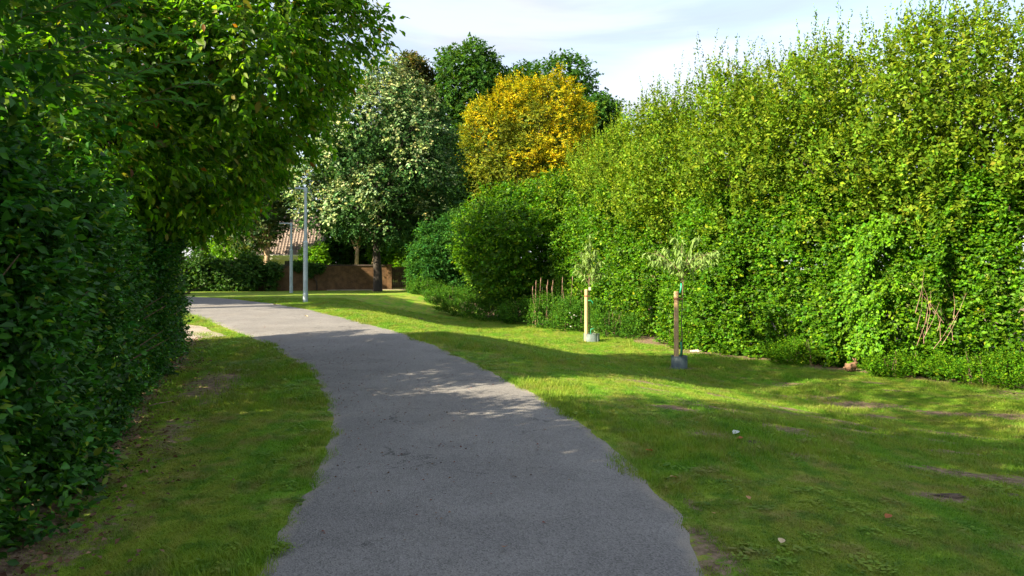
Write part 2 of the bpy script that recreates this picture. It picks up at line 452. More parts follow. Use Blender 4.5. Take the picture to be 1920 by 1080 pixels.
# paths as sheets above the ground
def dense(P, n):
    d = np.concatenate([[0], np.cumsum(np.linalg.norm(np.diff(P, axis=0), axis=1))]); t = np.linspace(0, d[-1], n)
    q = np.stack([np.interp(t, d, P[:, 0]), np.interp(t, d, P[:, 1])], -1)
    for _ in range(int(n * 0.012)):
        q[1:-1] = (q[:-2] + 2 * q[1:-1] + q[2:]) / 4
    return q
def ribbon(name, A, B, n, m, mat, lift, amp=0.05):
    qa, qb = dense(A, n), dense(B, n)
    qa = qa + np.stack([noise2(qa[:, 0], qa[:, 1], 2.2, 5) * amp + noise2(qa[:, 0], qa[:, 1], 9, 6) * amp * 0.7, np.zeros(n)], -1)
    qb = qb + np.stack([noise2(qb[:, 0], qb[:, 1], 2.2, 8) * amp + noise2(qb[:, 0], qb[:, 1], 9, 9) * amp * 0.7, np.zeros(n)], -1)
    t = np.linspace(0, 1, m)[None, :, None]
    P = qa[:, None] * (1 - t) + qb[:, None] * t
    tt = np.broadcast_to(t[..., 0], P.shape[:2])
    Z = hz(P[..., 0], P[..., 1]) + lift - 0.012 * (np.abs(tt - 0.5) * 2) ** 12
    V = np.concatenate([P, Z[..., None]], -1).reshape(-1, 3)
    i = np.arange(n * m).reshape(n, m)
    F = np.stack([i[:-1, :-1], i[:-1, 1:], i[1:, 1:], i[1:, :-1]], -1).reshape(-1, 4)
    o = mesh_np(name, V, F, mat, smooth=True); o['kind'] = 'structure'
    a = o.data.attributes.new('edge', 'FLOAT', 'POINT')
    e = np.clip((np.abs(tt - 0.5) * 2 - 0.8) / 0.2, 0, 1).astype(np.float32)
    a.data.foreach_set('value', e.reshape(-1))
    return o
ribbon('path', PL, PR, 420, 26, M_path, 0.014)
SA = np.array([(-6.45, 16.85), (-7.97, 19.15), (-12, 21.7), (-22, 25)]); SB = np.array([(-6.5, 16.6), (-7.2, 16.1), (-12, 17.4), (-22, 20.5)])
ribbon('side_path', SA, SB, 80, 12, M_side, 0.02, 0.08)

# ------------------------------------------------------------------ grass
def point_object(name, P, rot, scl, idx, coll, kind='stuff'):
    me = bpy.data.meshes.new(name)
    me.vertices.add(len(P)); me.vertices.foreach_set('co', P.astype(np.float32).ravel())
    for nm, tp, arr in (('rot', 'FLOAT_VECTOR', rot), ('scl', 'FLOAT_VECTOR', scl)):
        at = me.attributes.new(nm, tp, 'POINT'); at.data.foreach_set('vector', arr.astype(np.float32).ravel())
    at = me.attributes.new('pick', 'INT', 'POINT'); at.data.foreach_set('value', idx.astype(np.int32))
    o = bpy.data.objects.new(name, me); link(o)
    ng = bpy.data.node_groups.new(name + '_nodes', 'GeometryNodeTree')
    ng.interface.new_socket('Geometry', in_out='INPUT', socket_type='NodeSocketGeometry')
    ng.interface.new_socket('Geometry', in_out='OUTPUT', socket_type='NodeSocketGeometry')
    gi = ng.nodes.new('NodeGroupInput'); go = ng.nodes.new('NodeGroupOutput')
    ip = ng.nodes.new('GeometryNodeInstanceOnPoints'); ip.inputs['Pick Instance'].default_value = True
    ci = ng.nodes.new('GeometryNodeCollectionInfo'); ci.inputs['Collection'].default_value = coll
    ci.inputs['Separate Children'].default_value = True; ci.inputs['Reset Children'].default_value = True
    def attr(nm, dt):
        n = ng.nodes.new('GeometryNodeInputNamedAttribute'); n.data_type = dt; n.inputs['Name'].default_value = nm
        return [s for s in n.outputs if s.enabled and s.name == 'Attribute'][0]
    e2r = ng.nodes.new('FunctionNodeEulerToRotation')
    l = ng.links.new
    l(attr('rot', 'FLOAT_VECTOR'), e2r.inputs[0]); l(e2r.outputs[0], ip.inputs['Rotation'])
    l(attr('scl', 'FLOAT_VECTOR'), ip.inputs['Scale']); l(attr('pick', 'INT'), ip.inputs['Instance Index'])
    l(gi.outputs[0], ip.inputs['Points']); l(ci.outputs[0], ip.inputs['Instance']); l(ip.outputs[0], go.inputs[0])
    md = o.modifiers.new('scatter', 'NODES'); md.node_group = ng
    o['kind'] = kind
    return o
clumps = bpy.data.collections.new('grass_clumps')
def clump(i, n, rad, h0, h1, wid):
    r = rad * np.sqrt(rng.random(n)); t = rng.random(n) * 6.283
    B = np.stack([r * np.cos(t), r * np.sin(t), np.zeros(n) - 0.006], -1)
    h = h0 + (h1 - h0) * rng.random(n) ** 1.6
    la = rng.random(n) * 6.283; ln = h * (0.25 + 0.75 * rng.random(n))
    D = np.stack([np.cos(la), np.sin(la), np.zeros(n)], -1)
    S = np.stack([-np.sin(la), np.cos(la), np.zeros(n)], -1) * (wid * (0.6 + 0.6 * rng.random(n)))[:, None]
    up = np.array([0, 0, 1.0])
    M = B + D * (ln * 0.3)[:, None] + up * (h * 0.6)[:, None]
    T = B + D * ln[:, None] + up * (h * 0.95)[:, None]
    V = np.stack([B - S, B + S, M + S * .8, M - S * .8, T], 1).reshape(-1, 3)
    me = bpy.data.meshes.new('grass_clump')
    fs = []
    for k in range(n):
        b = k * 5; fs += [(b, b + 1, b + 2, b + 3), (b + 3, b + 2, b + 4)]
    me.from_pydata(V.tolist(), [], fs); me.materials.append(M_blade)
    o = bpy.data.objects.new('grass_clump.%d' % i, me); clumps.objects.link(o)
for i in range(5): clump(i, 34, 0.085, 0.012, 0.042, 0.0016)
for i in range(5, 7): clump(i, 34, 0.085, 0.02, 0.075, 0.002)
for i in range(7, 9):   # clover-like flat weeds
    n = 16; r = 0.06 * np.sqrt(rng.random(n)); t = rng.random(n) * 6.283
    vs = []; fs = []
    for k in range(n):
        c = np.array([r[k] * math.cos(t[k]), r[k] * math.sin(t[k]), 0.018 + 0.02 * rng.random()])
        a0 = rng.random() * 6.28; R_ = 0.007 + 0.006 * rng.random(); tl = rng.normal(0, .3, 2); b = len(vs)
        for q in range(6):
            an = a0 + q * 1.047; dx, dy = R_ * math.cos(an), R_ * math.sin(an)
            vs.append((c[0] + dx, c[1] + dy, c[2] + dx * tl[0] + dy * tl[1]))
        fs.append(tuple(range(b, b + 6)))
    me = bpy.data.meshes.new('grass_clump'); me.from_pydata(vs, [], fs); me.materials.append(M_blade)
    o = bpy.data.objects.new('grass_clump.%d' % i, me); clumps.objects.link(o)
def lawn_points(n, y0, y1, p, fov=0.74):
    u = rng.random(n)
    # density falls with distance as y^-p inside the wedge that widens with y
    e = 2 - p
    y = (y0 ** e + u * (y1 ** e - y0 ** e)) ** (1 / e)
    x = (rng.random(n) * 2 - 1) * (fov * y + 0.5)
    hr = np.interp(y, HR[:, 1], HR[:, 0]); hl = np.interp(y, HL[:, 1], HL[:, 0])
    wob = noise2(x, y, 2.5, 11) * 0.10 + noise2(x, y, 7, 12) * 0.08
    d_r = x - rx(y) + wob; d_l = lx(y) - x + wob
    ok = ((d_r > -0.02) | (d_l > -0.02)) & (x < hr + 0.3) & ((x > hl - 0.3) | (y > 16.5))
    s = soil_at(x, y) + noise2(x, y, 3.5, 4) * 0.25
    ok &= rng.random(n) > SS(0.22, 0.6, s) * 0.96
    # bare side path
    sp = (y > 16.2) & (y < 24) & (x < -6.4) & (x < lx(y) - 1.1) & (np.interp(-x, -SA[:, 0], SA[:, 1]) > y) & (np.interp(-x, -SB[:, 0], SB[:, 1]) < y)
    ok &= ~sp
    return x[ok], y[ok], np.minimum(np.abs(d_r[ok]), np.abs(d_l[ok]))
x, y, de = lawn_points(150000, 3.3, 34, 1.35)
n = len(x)
lump = SS(-0.2, 0.6, noise2(x, y, 0.9, 21))
sc = (0.75 + 0.6 * rng.random(n)) * (1 + np.clip((y - 6) / 16, 0, 1.6))
tall = (0.5 + 0.55 * lump) * (0.85 + 0.4 * rng.random(n))
tall *= 1 + 0.25 * np.exp(-de / 0.12)
P = np.stack([x, y, hz(x, y) + noise2(x, y, 1.3) * 0.018 + noise2(x, y, 4.5, 3) * 0.008], -1)
rot = np.stack([np.zeros(n), np.zeros(n), rng.random(n) * 6.283], -1)
pick = rng.integers(0, 5, n); longer = rng.random(n) < 0.05 + 0.25 * lump; pick[longer] = rng.integers(5, 7, longer.sum())
weeds = (noise2(x, y, 1.7, 31) > 0.0) & (rng.random(n) < 0.035); pick[weeds] = rng.integers(7, 9, weeds.sum())
grass = point_object('grass', P, rot, np.stack([sc, sc, sc ** 0.5 * tall], -1), pick, clumps)
grass['label'] = 'short mown green grass with yellowish streaks on both sides of the path'

# ------------------------------------------------------------------ foliage engine
T6 = np.array([(0, 0, 0), (.30, .22, .06), (.42, .52, .08), (0, 1, -.10), (-.42, .52, .08), (-.30, .22, .06)])
T6F = np.array([(0, 1, 2, 3), (0, 3, 4, 5)])
T4 = np.array([(0, 0, 0), (.5, .45, .12), (0, 1, -.08), (-.5, .45, .12)])
T4F = np.array([(0, 1, 2), (0, 2, 3)])
class Leaves:
    def __init__(s, tmpl='T4'):
        s.t = T6 if tmpl == 'T6' else T4; s.tf = T6F if tmpl == 'T6' else T4F; s.P = []; s.D = []; s.N = []; s.L = []; s.W = []; s.C = []
    def add(s, P, D, Nn, Ln, W, C):
        s.P.append(P); s.D.append(D); s.N.append(Nn); s.L.append(Ln); s.W.append(W); s.C.append(C)
    def cat(s):
        return [np.concatenate(a) for a in (s.P, s.D, s.N, s.L, s.W, s.C)]
    @staticmethod
    def frames(D, Nn):
        yv = unit(D); xv = unit(np.cross(yv, Nn)); zv = np.cross(xv, yv)
        return xv, yv, zv
    def build(s, name, mat, parent, origin, mask=None):
        P, D, Nn, Ln, W, C = s.cat()
        if mask is not None: P, D, Nn, Ln, W, C = [a[mask] for a in (P, D, Nn, Ln, W, C)]
        xv, yv, zv = s.frames(D, Nn)
        t = s.t; k = len(t)
        V = (P[:, None] + xv[:, None] * (t[None, :, 0, None] * (Ln * W)[:, None, None]) + yv[:, None] * (t[None, :, 1, None] * Ln[:, None, None])
             + zv[:, None] * (t[None, :, 2, None] * Ln[:, None, None]))
        n = len(P)
        Fc = (np.arange(n)[:, None, None] * k + s.tf[None]).reshape(-1, s.tf.shape[1])
        o = mesh_np(name, V.reshape(-1, 3), Fc, mat, parent, color=np.repeat(C, k, axis=0), origin=origin)
        o['kind'] = 'stuff'
        return o
def palette(n, cols, wts, var=0.17, hue=None):
    cols = np.array(cols, dtype=float); w = np.array(wts, float); w /= w.sum()
    c = cols[rng.choice(len(cols), n, p=w)]
    c = c * (1 + rng.normal(0, var, n))[:, None].clip(0.5, 1.7)
    return c.clip(0.003, 0.9)
def shoots(lv, B, S, NO, ln, k, leaf, wid, cols, wts, droop=0.3, spread=0.85, jit=0.35, tone=0.25, szv=0.25, flat=0.55):
    """B base points, S shoot directions, NO outward normals; k leaves on each shoot"""
    m = len(B)
    t = (np.arange(k)[None] + rng.random((m, k))) / k
    side = np.where(np.arange(k) % 2 == 0, 1.0, -1.0)[None]
    ln = ln * (0.6 + 0.8 * rng.random(m))
    ref = np.array([0, 0, 1.0]) + rng.normal(0, 0.25, (m, 3))
    lat = unit(np.cross(S, ref))
    curve = np.zeros((m, k, 3)); curve[..., 2] = -droop * 0.5 * (t ** 2) * ln[:, None]
    P = B[:, None] + S[:, None] * (t * ln[:, None])[..., None] + curve
    D = S[:, None] * (0.35 + 0.5 * t[..., None]) + lat[:, None] * (side * spread * (1.1 - 0.6 * t))[..., None] + rng.normal(0, jit, (m, k, 3))
    D[..., 2] -= droop
    Nn = np.array([0, 0, flat]) + NO[:, None] * 0.75 + rng.normal(0, 0.42, (m, k, 3))
    q = m * k
    sz = leaf * (1 + rng.normal(0, szv, q)).clip(0.45, 1.6) * (1 - 0.25 * t.reshape(-1) ** 3)
    C = palette(q, cols, wts)
    tn = (1 + rng.normal(0, tone, m)).clip(0.55, 1.6)
    warm = rng.normal(0, 0.12, m)
    C = C.reshape(m, k, 3) * tn[:, None, None]; C[..., 0] *= (1 + warm)[:, None]; C[..., 2] *= (1 - warm)[:, None]
    lv.add(P.reshape(-1, 3), D.reshape(-1, 3), Nn.reshape(-1, 3), sz, wid * (1 + rng.normal(0, 0.12, q)), C.reshape(-1, 3).clip(0.002, 0.9))
def lobe_points(n, lobes, depth=0.22, amp=0.16, freq=0.9, gap=-0.55, seed=0, zmin=None, inside=0.72):
    lobes = np.array(lobes, float)
    area = (lobes[:, 3] * lobes[:, 4] + lobes[:, 3] * lobes[:, 5] + lobes[:, 4] * lobes[:, 5])
    out_p, out_n = [], []; got = 0; tries = 0
    while got < n and tries < 14:
        tries += 1
        m = int(n * 1.6)
        li = rng.choice(len(lobes), m, p=area / area.sum())
        d = unit(rng.normal(0, 1, (m, 3)))
        c, r = lobes[li, :3], lobes[li, 3:6]
        p = c + d * r
        nz = noise3(p, freq, seed); nz2 = noise3(p, freq * 2.6, seed + 3)
        k = 1 + amp * nz + amp * 0.55 * nz2 - depth * np.abs(rng.normal(0, 0.6, m))
        p = c + d * r * k[:, None]
        ok = (nz2 + 0.5 * nz) > gap + rng.normal(0, 0.12, m)
        for j in range(len(lobes)):
            q = (p - lobes[j, :3]) / lobes[j, 3:6]
            ok &= ~((np.sum(q * q, 1) < inside ** 2) & (li != j))
        if zmin is not None: ok &= p[:, 2] > zmin
        nn = unit(d / r * r.mean())
        out_p.append(p[ok]); out_n.append(nn[ok]); got += int(ok.sum())
    P = np.concatenate(out_p)[:n]; Nn = np.concatenate(out_n)[:n]
    return P, Nn
def sub_lobes(c, r, m, rel=0.45, seed=1, flat=1.0, core=0.72):
    g = np.random.default_rng(seed)
    c = np.array(c, float); r = np.array(r, float)
    L_ = [np.concatenate([c, r * core])]
    ga = math.pi * (3 - math.sqrt(5))
    for i in range(m):
        z = 1 - 2 * (i + 0.5) / m; a = i * ga + g.random() * 0.9
        d = np.array([math.cos(a) * math.sqrt(1 - z * z), math.sin(a) * math.sqrt(1 - z * z), z])
        rr = r.mean() * rel * (0.75 + 0.5 * g.random())
        p = c + d * (r - rr * 0.85) * (0.92 + 0.16 * g.random())
        L_.append(np.array([*p, rr, rr, rr * flat]))
    return np.array(L_)
def trunk_mesh(base, fork, r0, lobes, mat, parent, nlimb=7, seed=3, name='trunk', lean=(0, 0), fork_frac=1.0):
    """trunk, limbs that reach into the crown's lobes and finer twigs; positions relative to base"""
    g = np.random.default_rng(seed); b = Vector(base)
    mb = MB()
    top = Vector((fork[0], fork[1], fork[2])) - b
    pts = [Vector((0, 0, -0.25)), Vector((0, 0, 0.12)), top * 0.35 + Vector((g.normal(0, .04), g.normal(0, .04), 0)), top * 0.7 + Vector((g.normal(0, .05), g.normal(0, .05), 0)), top]
    mb.tube(pts, [r0 * 1.5, r0 * 1.15, r0, r0 * .88, r0 * .78], 10)
    tr = mb.build(name, mat, parent, smooth=True)
    lb = MB()
    order = list(range(len(lobes))); g.shuffle(order)
    for i in order[:nlimb]:
        c = Vector(lobes[i][:3]) - b; st = top * (0.82 + 0.18 * g.random())
        mid = st.lerp(c, 0.5) + Vector((g.normal(0, .2), g.normal(0, .2), 0.25 * (c - st).length * g.random()))
        lb.tube([st, st.lerp(mid, .5), mid, mid.lerp(c, .6), c], [r0 * .5, r0 * .4, r0 * .3, r0 * .2, r0 * .1], 6, caps=False)
        rr = lobes[i][3]
        for q in range(5):
            d = Vector(g.normal(0, 1, 3)).normalized(); d.z = abs(d.z) * .6
            e = c + d * rr * .75; s0 = mid.lerp(c, g.random())
            lb.tube([s0, s0.lerp(e, .5) + Vector(g.normal(0, .05, 3)), e], [r0 * .09, r0 * .06, r0 * .02], 5, caps=False)
    if lb.v: lb.build('branches', mat, parent, smooth=True)['kind'] = 'stuff'
    return tr
def fill(lv, n, lobes, leaf, wid, cols, wts, r0=0.25, r1=0.82, zmin=None):
    lobes = np.array(lobes, float); vol = lobes[:, 3] * lobes[:, 4] * lobes[:, 5]
    li = rng.choice(len(lobes), n, p=vol / vol.sum())
    d = unit(rng.normal(0, 1, (n, 3)))
    p = lobes[li, :3] + d * lobes[li, 3:6] * (r0 + (r1 - r0) * rng.random(n))[:, None]
    if zmin is not None:
        ok = p[:, 2] > zmin; p, d = p[ok], d[ok]; n = len(p)
    lv.add(p, rng.normal(0, 1, (n, 3)), d + rng.normal(0, .6, (n, 3)), leaf * (0.8 + .5 * rng.random(n)), np.full(n, wid), palette(n, cols, wts))
def tree(name, label, cat, base, fork_z, r0, lobes, ns, k, sl, leaf, wid, cols, wts, mat, bark=None, group=None, tmpl='T4', droop=0.3, up=0.35, out=0.9, nlimb=7,
         depth=0.22, amp=0.16, freq=0.9, gap=-0.55, seed=1, nfill=0, fleaf=2.0, zmin=None, tone=0.25, trim=None, post=None, spread=0.85, fork=None, silver=None, flat=0.55):
    root = empty(name, base, label, cat, group)
    fk = fork if fork is not None else (base[0], base[1], base[2] + fork_z)
    trunk_mesh(base, fk, r0, lobes, bark or M_bark, root, nlimb, seed)
    lv = Leaves(tmpl)
    P, Nn = lobe_points(ns, lobes, depth, amp, freq, gap, seed, zmin)
    if trim:
        kp = trim(P); P, Nn = P[kp], Nn[kp]
    S = unit(Nn * out + np.array([0, 0, up]) + rng.normal(0, .35, (len(P), 3)))
    B = P - S * (sl * 0.5)
    if silver is None:
        shoots(lv, B, S, Nn, sl, k, leaf, wid, cols, wts, droop=droop, tone=tone, spread=spread, flat=flat)
    else:
        m = silver(P, Nn)
        shoots(lv, B[~m], S[~m], Nn[~m], sl, k, leaf, wid, cols[0], wts[0], droop=droop, tone=tone, spread=spread, flat=flat)
        shoots(lv, B[m], S[m], Nn[m], sl, k, leaf, wid, cols[1], wts[1], droop=droop, tone=tone, spread=spread, flat=flat)
    if nfill:
        cc, ww = (cols, wts) if silver is None else (cols[0], wts[0])
        fill(lv, nfill, lobes, leaf * fleaf, 0.75, cc, ww, zmin=zmin)
    if trim:
        for q in range(len(lv.P)):
            kp = trim(lv.P[q] + np.array([0, 0, .12])); lv.P[q], lv.D[q], lv.N[q], lv.L[q], lv.W[q], lv.C[q] = [a_[kp] for a_ in (lv.P[q], lv.D[q], lv.N[q], lv.L[q], lv.W[q], lv.C[q])]
    if post: post(lv, root)
    lv.build('foliage', mat, root, base)
    return root, lv

G_HAZEL = ([(0.070, 0.180, 0.005), (0.040, 0.125, 0.005), (0.105, 0.225, 0.006), (0.20, 0.27, 0.015)], [4, 4, 3, 0.35])
G_TALL = ([(0.120, 0.200, 0.010), (0.070, 0.148, 0.007), (0.165, 0.240, 0.018), (0.20, 0.24, 0.03)], [4, 4, 3, .25])
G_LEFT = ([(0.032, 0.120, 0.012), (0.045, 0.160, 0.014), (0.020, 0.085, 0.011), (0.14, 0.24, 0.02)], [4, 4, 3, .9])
G_CHERRY = ([(0.095, 0.19, 0.008), (0.060, 0.145, 0.008), (0.17, 0.27, 0.012), (0.20, 0.17, 0.03), (0.22, 0.08, 0.02)], [5, 5, 3, .5, .08])
G_DARK = ([(0.038, 0.105, 0.014), (0.028, 0.085, 0.012), (0.060, 0.14, 0.018)], [4, 4, 2])
G_BLUE = ([(0.034, 0.125, 0.020), (0.026, 0.10, 0.016), (0.055, 0.16, 0.022)], [4, 4, 2])
G_LIME = ([(0.095, 0.235, 0.006), (0.07, 0.19, 0.006), (0.13, 0.27, 0.008)], [4, 3, 3])

# ------------------------------------------------------------------ hedges built along a line
def along(PLn, t0, t1, m):
    d = np.concatenate([[0], np.cumsum(np.linalg.norm(np.diff(PLn, axis=0), axis=1))])
    t = t0 + (t1 - t0) * m
    x = np.interp(t, d, PLn[:, 0]); y = np.interp(t, d, PLn[:, 1])
    e = 0.05
    tx = np.interp(t + e, d, PLn[:, 0]) - np.interp(t - e, d, PLn[:, 0]); ty = np.interp(t + e, d, PLn[:, 1]) - np.interp(t - e, d, PLn[:, 1])
    T = unit(np.stack([tx, ty], -1))
    return x, y, T
def hedge(name, label, cat, line, t0, t1, side, h, back, thick, ns, k, sl, leaf, wid, pal, mat, group, tmpl='T4', amp=0.3, droop=0.25, seed=1, up=0.35, tone=.32,
          gap=-0.6, nfill=0, mats_top=None, near=0, hvar=0.25, out=0.8, freq=0.7, extra=None, zlow=0.0):
    """side +1: outward normal is to the left of the line's direction; back(z) is how far the face is set back at height z"""
    m = int(ns * 1.35)
    u = rng.random(m); zz = rng.random(m)
    x, y, T = along(line, t0 - 0.25, t1 + 0.25, u)
    Nout = np.stack([-T[:, 1], T[:, 0]], -1) * side
    frac_top = thick / (h + thick)
    top = rng.random(m) < frac_top
    z0 = hz(x, y)
    zl = np.where(top, h, zz * h)
    dep = np.where(top, rng.random(m) * thick, 0.0) + np.abs(rng.normal(0, 0.16, m))
    setb = back(zl) + dep
    p0 = np.stack([x - Nout[:, 0] * setb, y - Nout[:, 1] * setb, z0 + zl], -1)
    nz = noise3(p0, freq, seed) * 0.7 + noise3(p0, freq * 2.7, seed + 2) * 0.45
    n3 = np.concatenate([Nout, np.zeros((m, 1))], -1)
    n3 = unit(np.where(top[:, None], n3 * 0.25 + np.array([0, 0, 1.0]), n3 + np.array([0, 0, 0.22])))
    P = p0 + n3 * (nz * amp)[:, None] + np.where(top, noise3(p0, 0.45, seed + 7) * hvar * 2 , 0)[:, None] * np.array([0, 0, 1.0])
    P[:, 2] = np.where(top, P[:, 2] - np.abs(rng.normal(0, .1, m)), P[:, 2])
    P[:, 2] = np.maximum(P[:, 2], z0 + zlow + 0.03)
    ok = (noise3(p0, freq * 3.2, seed + 5) > gap + rng.normal(0, .12, m))
    P, n3 = P[ok][:ns], n3[ok][:ns]
    S = unit(n3 * out + np.array([0, 0, up]) + rng.normal(0, .38, (len(P), 3)))
    xm, ym, _ = along(line, t0, t1, np.array([0.5])); Tm = _[0]; Nm = np.array([-Tm[1], Tm[0]]) * side
    bx, by = xm[0] - Nm[0] * (thick * .5 + back(0)), ym[0] - Nm[1] * (thick * .5 + back(0))
    base = (bx, by, H(bx, by))
    root = empty(name, base, label, cat, group)
    lv = Leaves(tmpl)
    shoots(lv, P - S * sl * .5, S, n3, sl, k, leaf, wid, *pal, droop=droop, tone=tone, szv=.33)
    if nfill:
        u = rng.random(nfill); x, y, T = along(line, t0, t1, u); Nn = np.stack([-T[:, 1], T[:, 0]], -1) * side
        zl = rng.random(nfill) * h * 0.96; d = back(zl) + 0.25 + rng.random(nfill) * max(.3, thick - .3)
        p = np.stack([x - Nn[:, 0] * d, y - Nn[:, 1] * d, hz(x, y) + zl], -1)
        lv.add(p, rng.normal(0, 1, (nfill, 3)), np.concatenate([Nn, np.zeros((nfill, 1))], -1) + rng.normal(0, .6, (nfill, 3)), leaf * 1.9 * (0.8 + .5 * rng.random(nfill)), np.full(nfill, .75), palette(nfill, *pal))
    # stems
    mb = MB(); nst = max(5, int((t1 - t0) * 2.4))
    for i in range(nst):
        u = (i + rng.random()) / nst; x, y, T = along(line, t0, t1, np.array([u])); Nn = np.array([-T[0, 1], T[0, 0]]) * side
        d = back(0) + .3 + rng.random() * (thick - .4); px, py = x[0] - Nn[0] * d, y[0] - Nn[1] * d; pz = H(px, py)
        hh = h * (.6 + .35 * rng.random()); q = rng.normal(0, .2, 2); r_ = .018 + .03 * rng.random()
        dd = back(h) - back(0)
        pp = [(px - bx, py - by, pz - base[2] - .1), (px - bx + q[0] * .4, py - by + q[1] * .4, pz - base[2] + hh * .45), (px - bx + q[0] - Nn[0] * dd * .7, py - by + q[1] - Nn[1] * dd * .7, pz - base[2] + hh)]
        mb.tube(pp, [r_, r_ * .7, r_ * .3], 6, caps=False)
        for w_ in range(4):
            s0 = Vector(pp[0]).lerp(Vector(pp[2]), .2 + .6 * rng.random()); e = s0 + Vector((Nn[0] * .5 + rng.normal(0, .2), Nn[1] * .5 + rng.normal(0, .2), .45))
            mb.tube([s0, s0.lerp(e, .5), e], [r_ * .35, r_ * .25, r_ * .1], 5, caps=False)
    mb.build('stems', M_twig, root, smooth=True)['kind'] = 'stuff'
    if extra: extra(lv, root, base)
    if near:
        Pc, D, Nn, Ln, W, C = lv.cat()
        d2 = np.linalg.norm(Pc - np.array([0, 0, EYE]), axis=1) / Ln
        vis = (Pc[:, 1] > 2.0) & (np.abs(Pc[:, 0]) < Pc[:, 1] * 0.71) & (Pc[:, 2] < EYE + .37 * Pc[:, 1]) & (Pc[:, 2] > EYE - .43 * Pc[:, 1])
        d2 = np.where(vis, d2, 1e9); order = np.argsort(d2)[:near]; order = order[d2[order] < 1e8]
        single_leaves(Pc[order], D[order], Nn[order], Ln[order], W[order], C[order], mat, root, base)
        mask = np.ones(len(Pc), bool); mask[order] = False
        lv.build('foliage', mat, root, base, mask)
    else:
        lv.build('foliage', mat, root, base)
    return root
_lm = {}
def leaf_variants(mat, C):
    """a few shared leaf meshes, tinted from the plant's own palette"""
    out = []
    for c in C:
        me = bpy.data.meshes.new('leaf')
        t = np.array([(0, 0, 0), (.24, .14, .05), (.40, .38, .09), (.33, .68, .06), (0, 1, -.12), (-.33, .68, .06), (-.40, .38, .09), (-.24, .14, .05), (0, .5, -.01)])
        me.from_pydata(t.tolist(), [], [(0, 1, 2, 8), (8, 2, 3, 4), (0, 8, 6, 7), (8, 4, 5, 6)])
        a = me.color_attributes.new('leafcol', 'FLOAT_COLOR', 'POINT')
        a.data.foreach_set('color', np.tile(np.append(c, 1), 9).astype(np.float32)); me.materials.append(mat); out.append(me)
    return out
def single_leaves(P, D, Nn, Ln, W, C, mat, root, base):
    xv, yv, zv = Leaves.frames(D, Nn)
    vs = leaf_variants(mat, C[:: max(1, len(C) // 7)][:7])
    b = np.array(base)
    for i in range(len(P)):
        o = bpy.data.objects.new('leaf', vs[i % len(vs)])
        M = Matrix(((xv[i, 0] * Ln[i] * W[i], yv[i, 0] * Ln[i], zv[i, 0] * Ln[i], P[i, 0] - b[0]),
                    (xv[i, 1] * Ln[i] * W[i], yv[i, 1] * Ln[i], zv[i, 1] * Ln[i], P[i, 1] - b[1]),
                    (xv[i, 2] * Ln[i] * W[i], yv[i, 2] * Ln[i], zv[i, 2] * Ln[i], P[i, 2] - b[2]), (0, 0, 0, 1)))
        col.objects.link(o); o.parent = root; o.matrix_local = M

# ---- left hedge: line runs away from the camera, outward normal to the right (side -1)
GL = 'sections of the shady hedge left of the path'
bk = lambda z: 0.10 + 0.03 * np.asarray(z, float)
dl = np.concatenate([[0], np.cumsum(np.linalg.norm(np.diff(HL, axis=0), axis=1))])
def tl(y): return float(np.interp(y, HL[:, 1], dl))
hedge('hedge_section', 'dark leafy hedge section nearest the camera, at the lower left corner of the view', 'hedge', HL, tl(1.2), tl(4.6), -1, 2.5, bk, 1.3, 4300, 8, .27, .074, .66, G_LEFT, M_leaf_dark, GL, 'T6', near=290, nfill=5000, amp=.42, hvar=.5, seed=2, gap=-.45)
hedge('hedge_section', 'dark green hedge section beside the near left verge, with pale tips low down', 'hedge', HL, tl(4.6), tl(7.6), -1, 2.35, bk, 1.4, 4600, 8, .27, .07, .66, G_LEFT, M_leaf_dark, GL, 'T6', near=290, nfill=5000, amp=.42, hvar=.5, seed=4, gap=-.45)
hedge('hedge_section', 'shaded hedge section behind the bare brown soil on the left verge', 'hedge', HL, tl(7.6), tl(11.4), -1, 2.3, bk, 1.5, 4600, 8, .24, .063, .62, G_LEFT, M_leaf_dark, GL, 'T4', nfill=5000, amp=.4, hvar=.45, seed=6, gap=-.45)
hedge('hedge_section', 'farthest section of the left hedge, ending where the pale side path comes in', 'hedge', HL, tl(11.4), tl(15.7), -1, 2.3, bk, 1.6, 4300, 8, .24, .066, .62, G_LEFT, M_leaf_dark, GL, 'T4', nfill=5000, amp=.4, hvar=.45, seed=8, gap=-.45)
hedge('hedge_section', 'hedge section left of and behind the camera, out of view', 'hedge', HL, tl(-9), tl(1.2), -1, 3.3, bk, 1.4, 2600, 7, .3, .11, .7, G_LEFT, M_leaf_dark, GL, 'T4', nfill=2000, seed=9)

# ---- trees over the left hedge
lob = list(sub_lobes((-6.2, 11.2, 4.7), (3.8, 3.5, 2.45), 20, .42, 5))
lob += [np.array(v) for v in [(-3.15, 11.0, 5.2, 1.2, 1.2, 1.05), (-3.9, 11.2, 4.45, 1.2, 1.1, 1.0), (-4.6, 11.5, 3.6, 1.1, 1.1, .9), (-5.7, 13.4, 3.1, 1.1, 1.2, 1.0), (-3.8, 10.6, 5.9, 1.4, 1.3, 1.1), (-5.4, 10.0, 4.2, 1.6, 1.3, 1.3), (-4.9, 12.2, 4.2, 1.1, 1.1, 1.0), (-5.5, 8.8, 3.3, 1.3, 1.2, 1.1), (-5.1, 9.8, 2.9, 1.1, 1.1, 1.0), (-6.8, 13.2, 3.4, 1.4, 1.4, 1.1), (-6.4, 11.0, 3.4, 1.4, 1.4, 1.1), (-3.35, 10.6, 5.8, 1.15, 1.1, 1.0)]]
lobT1 = np.array(lob)
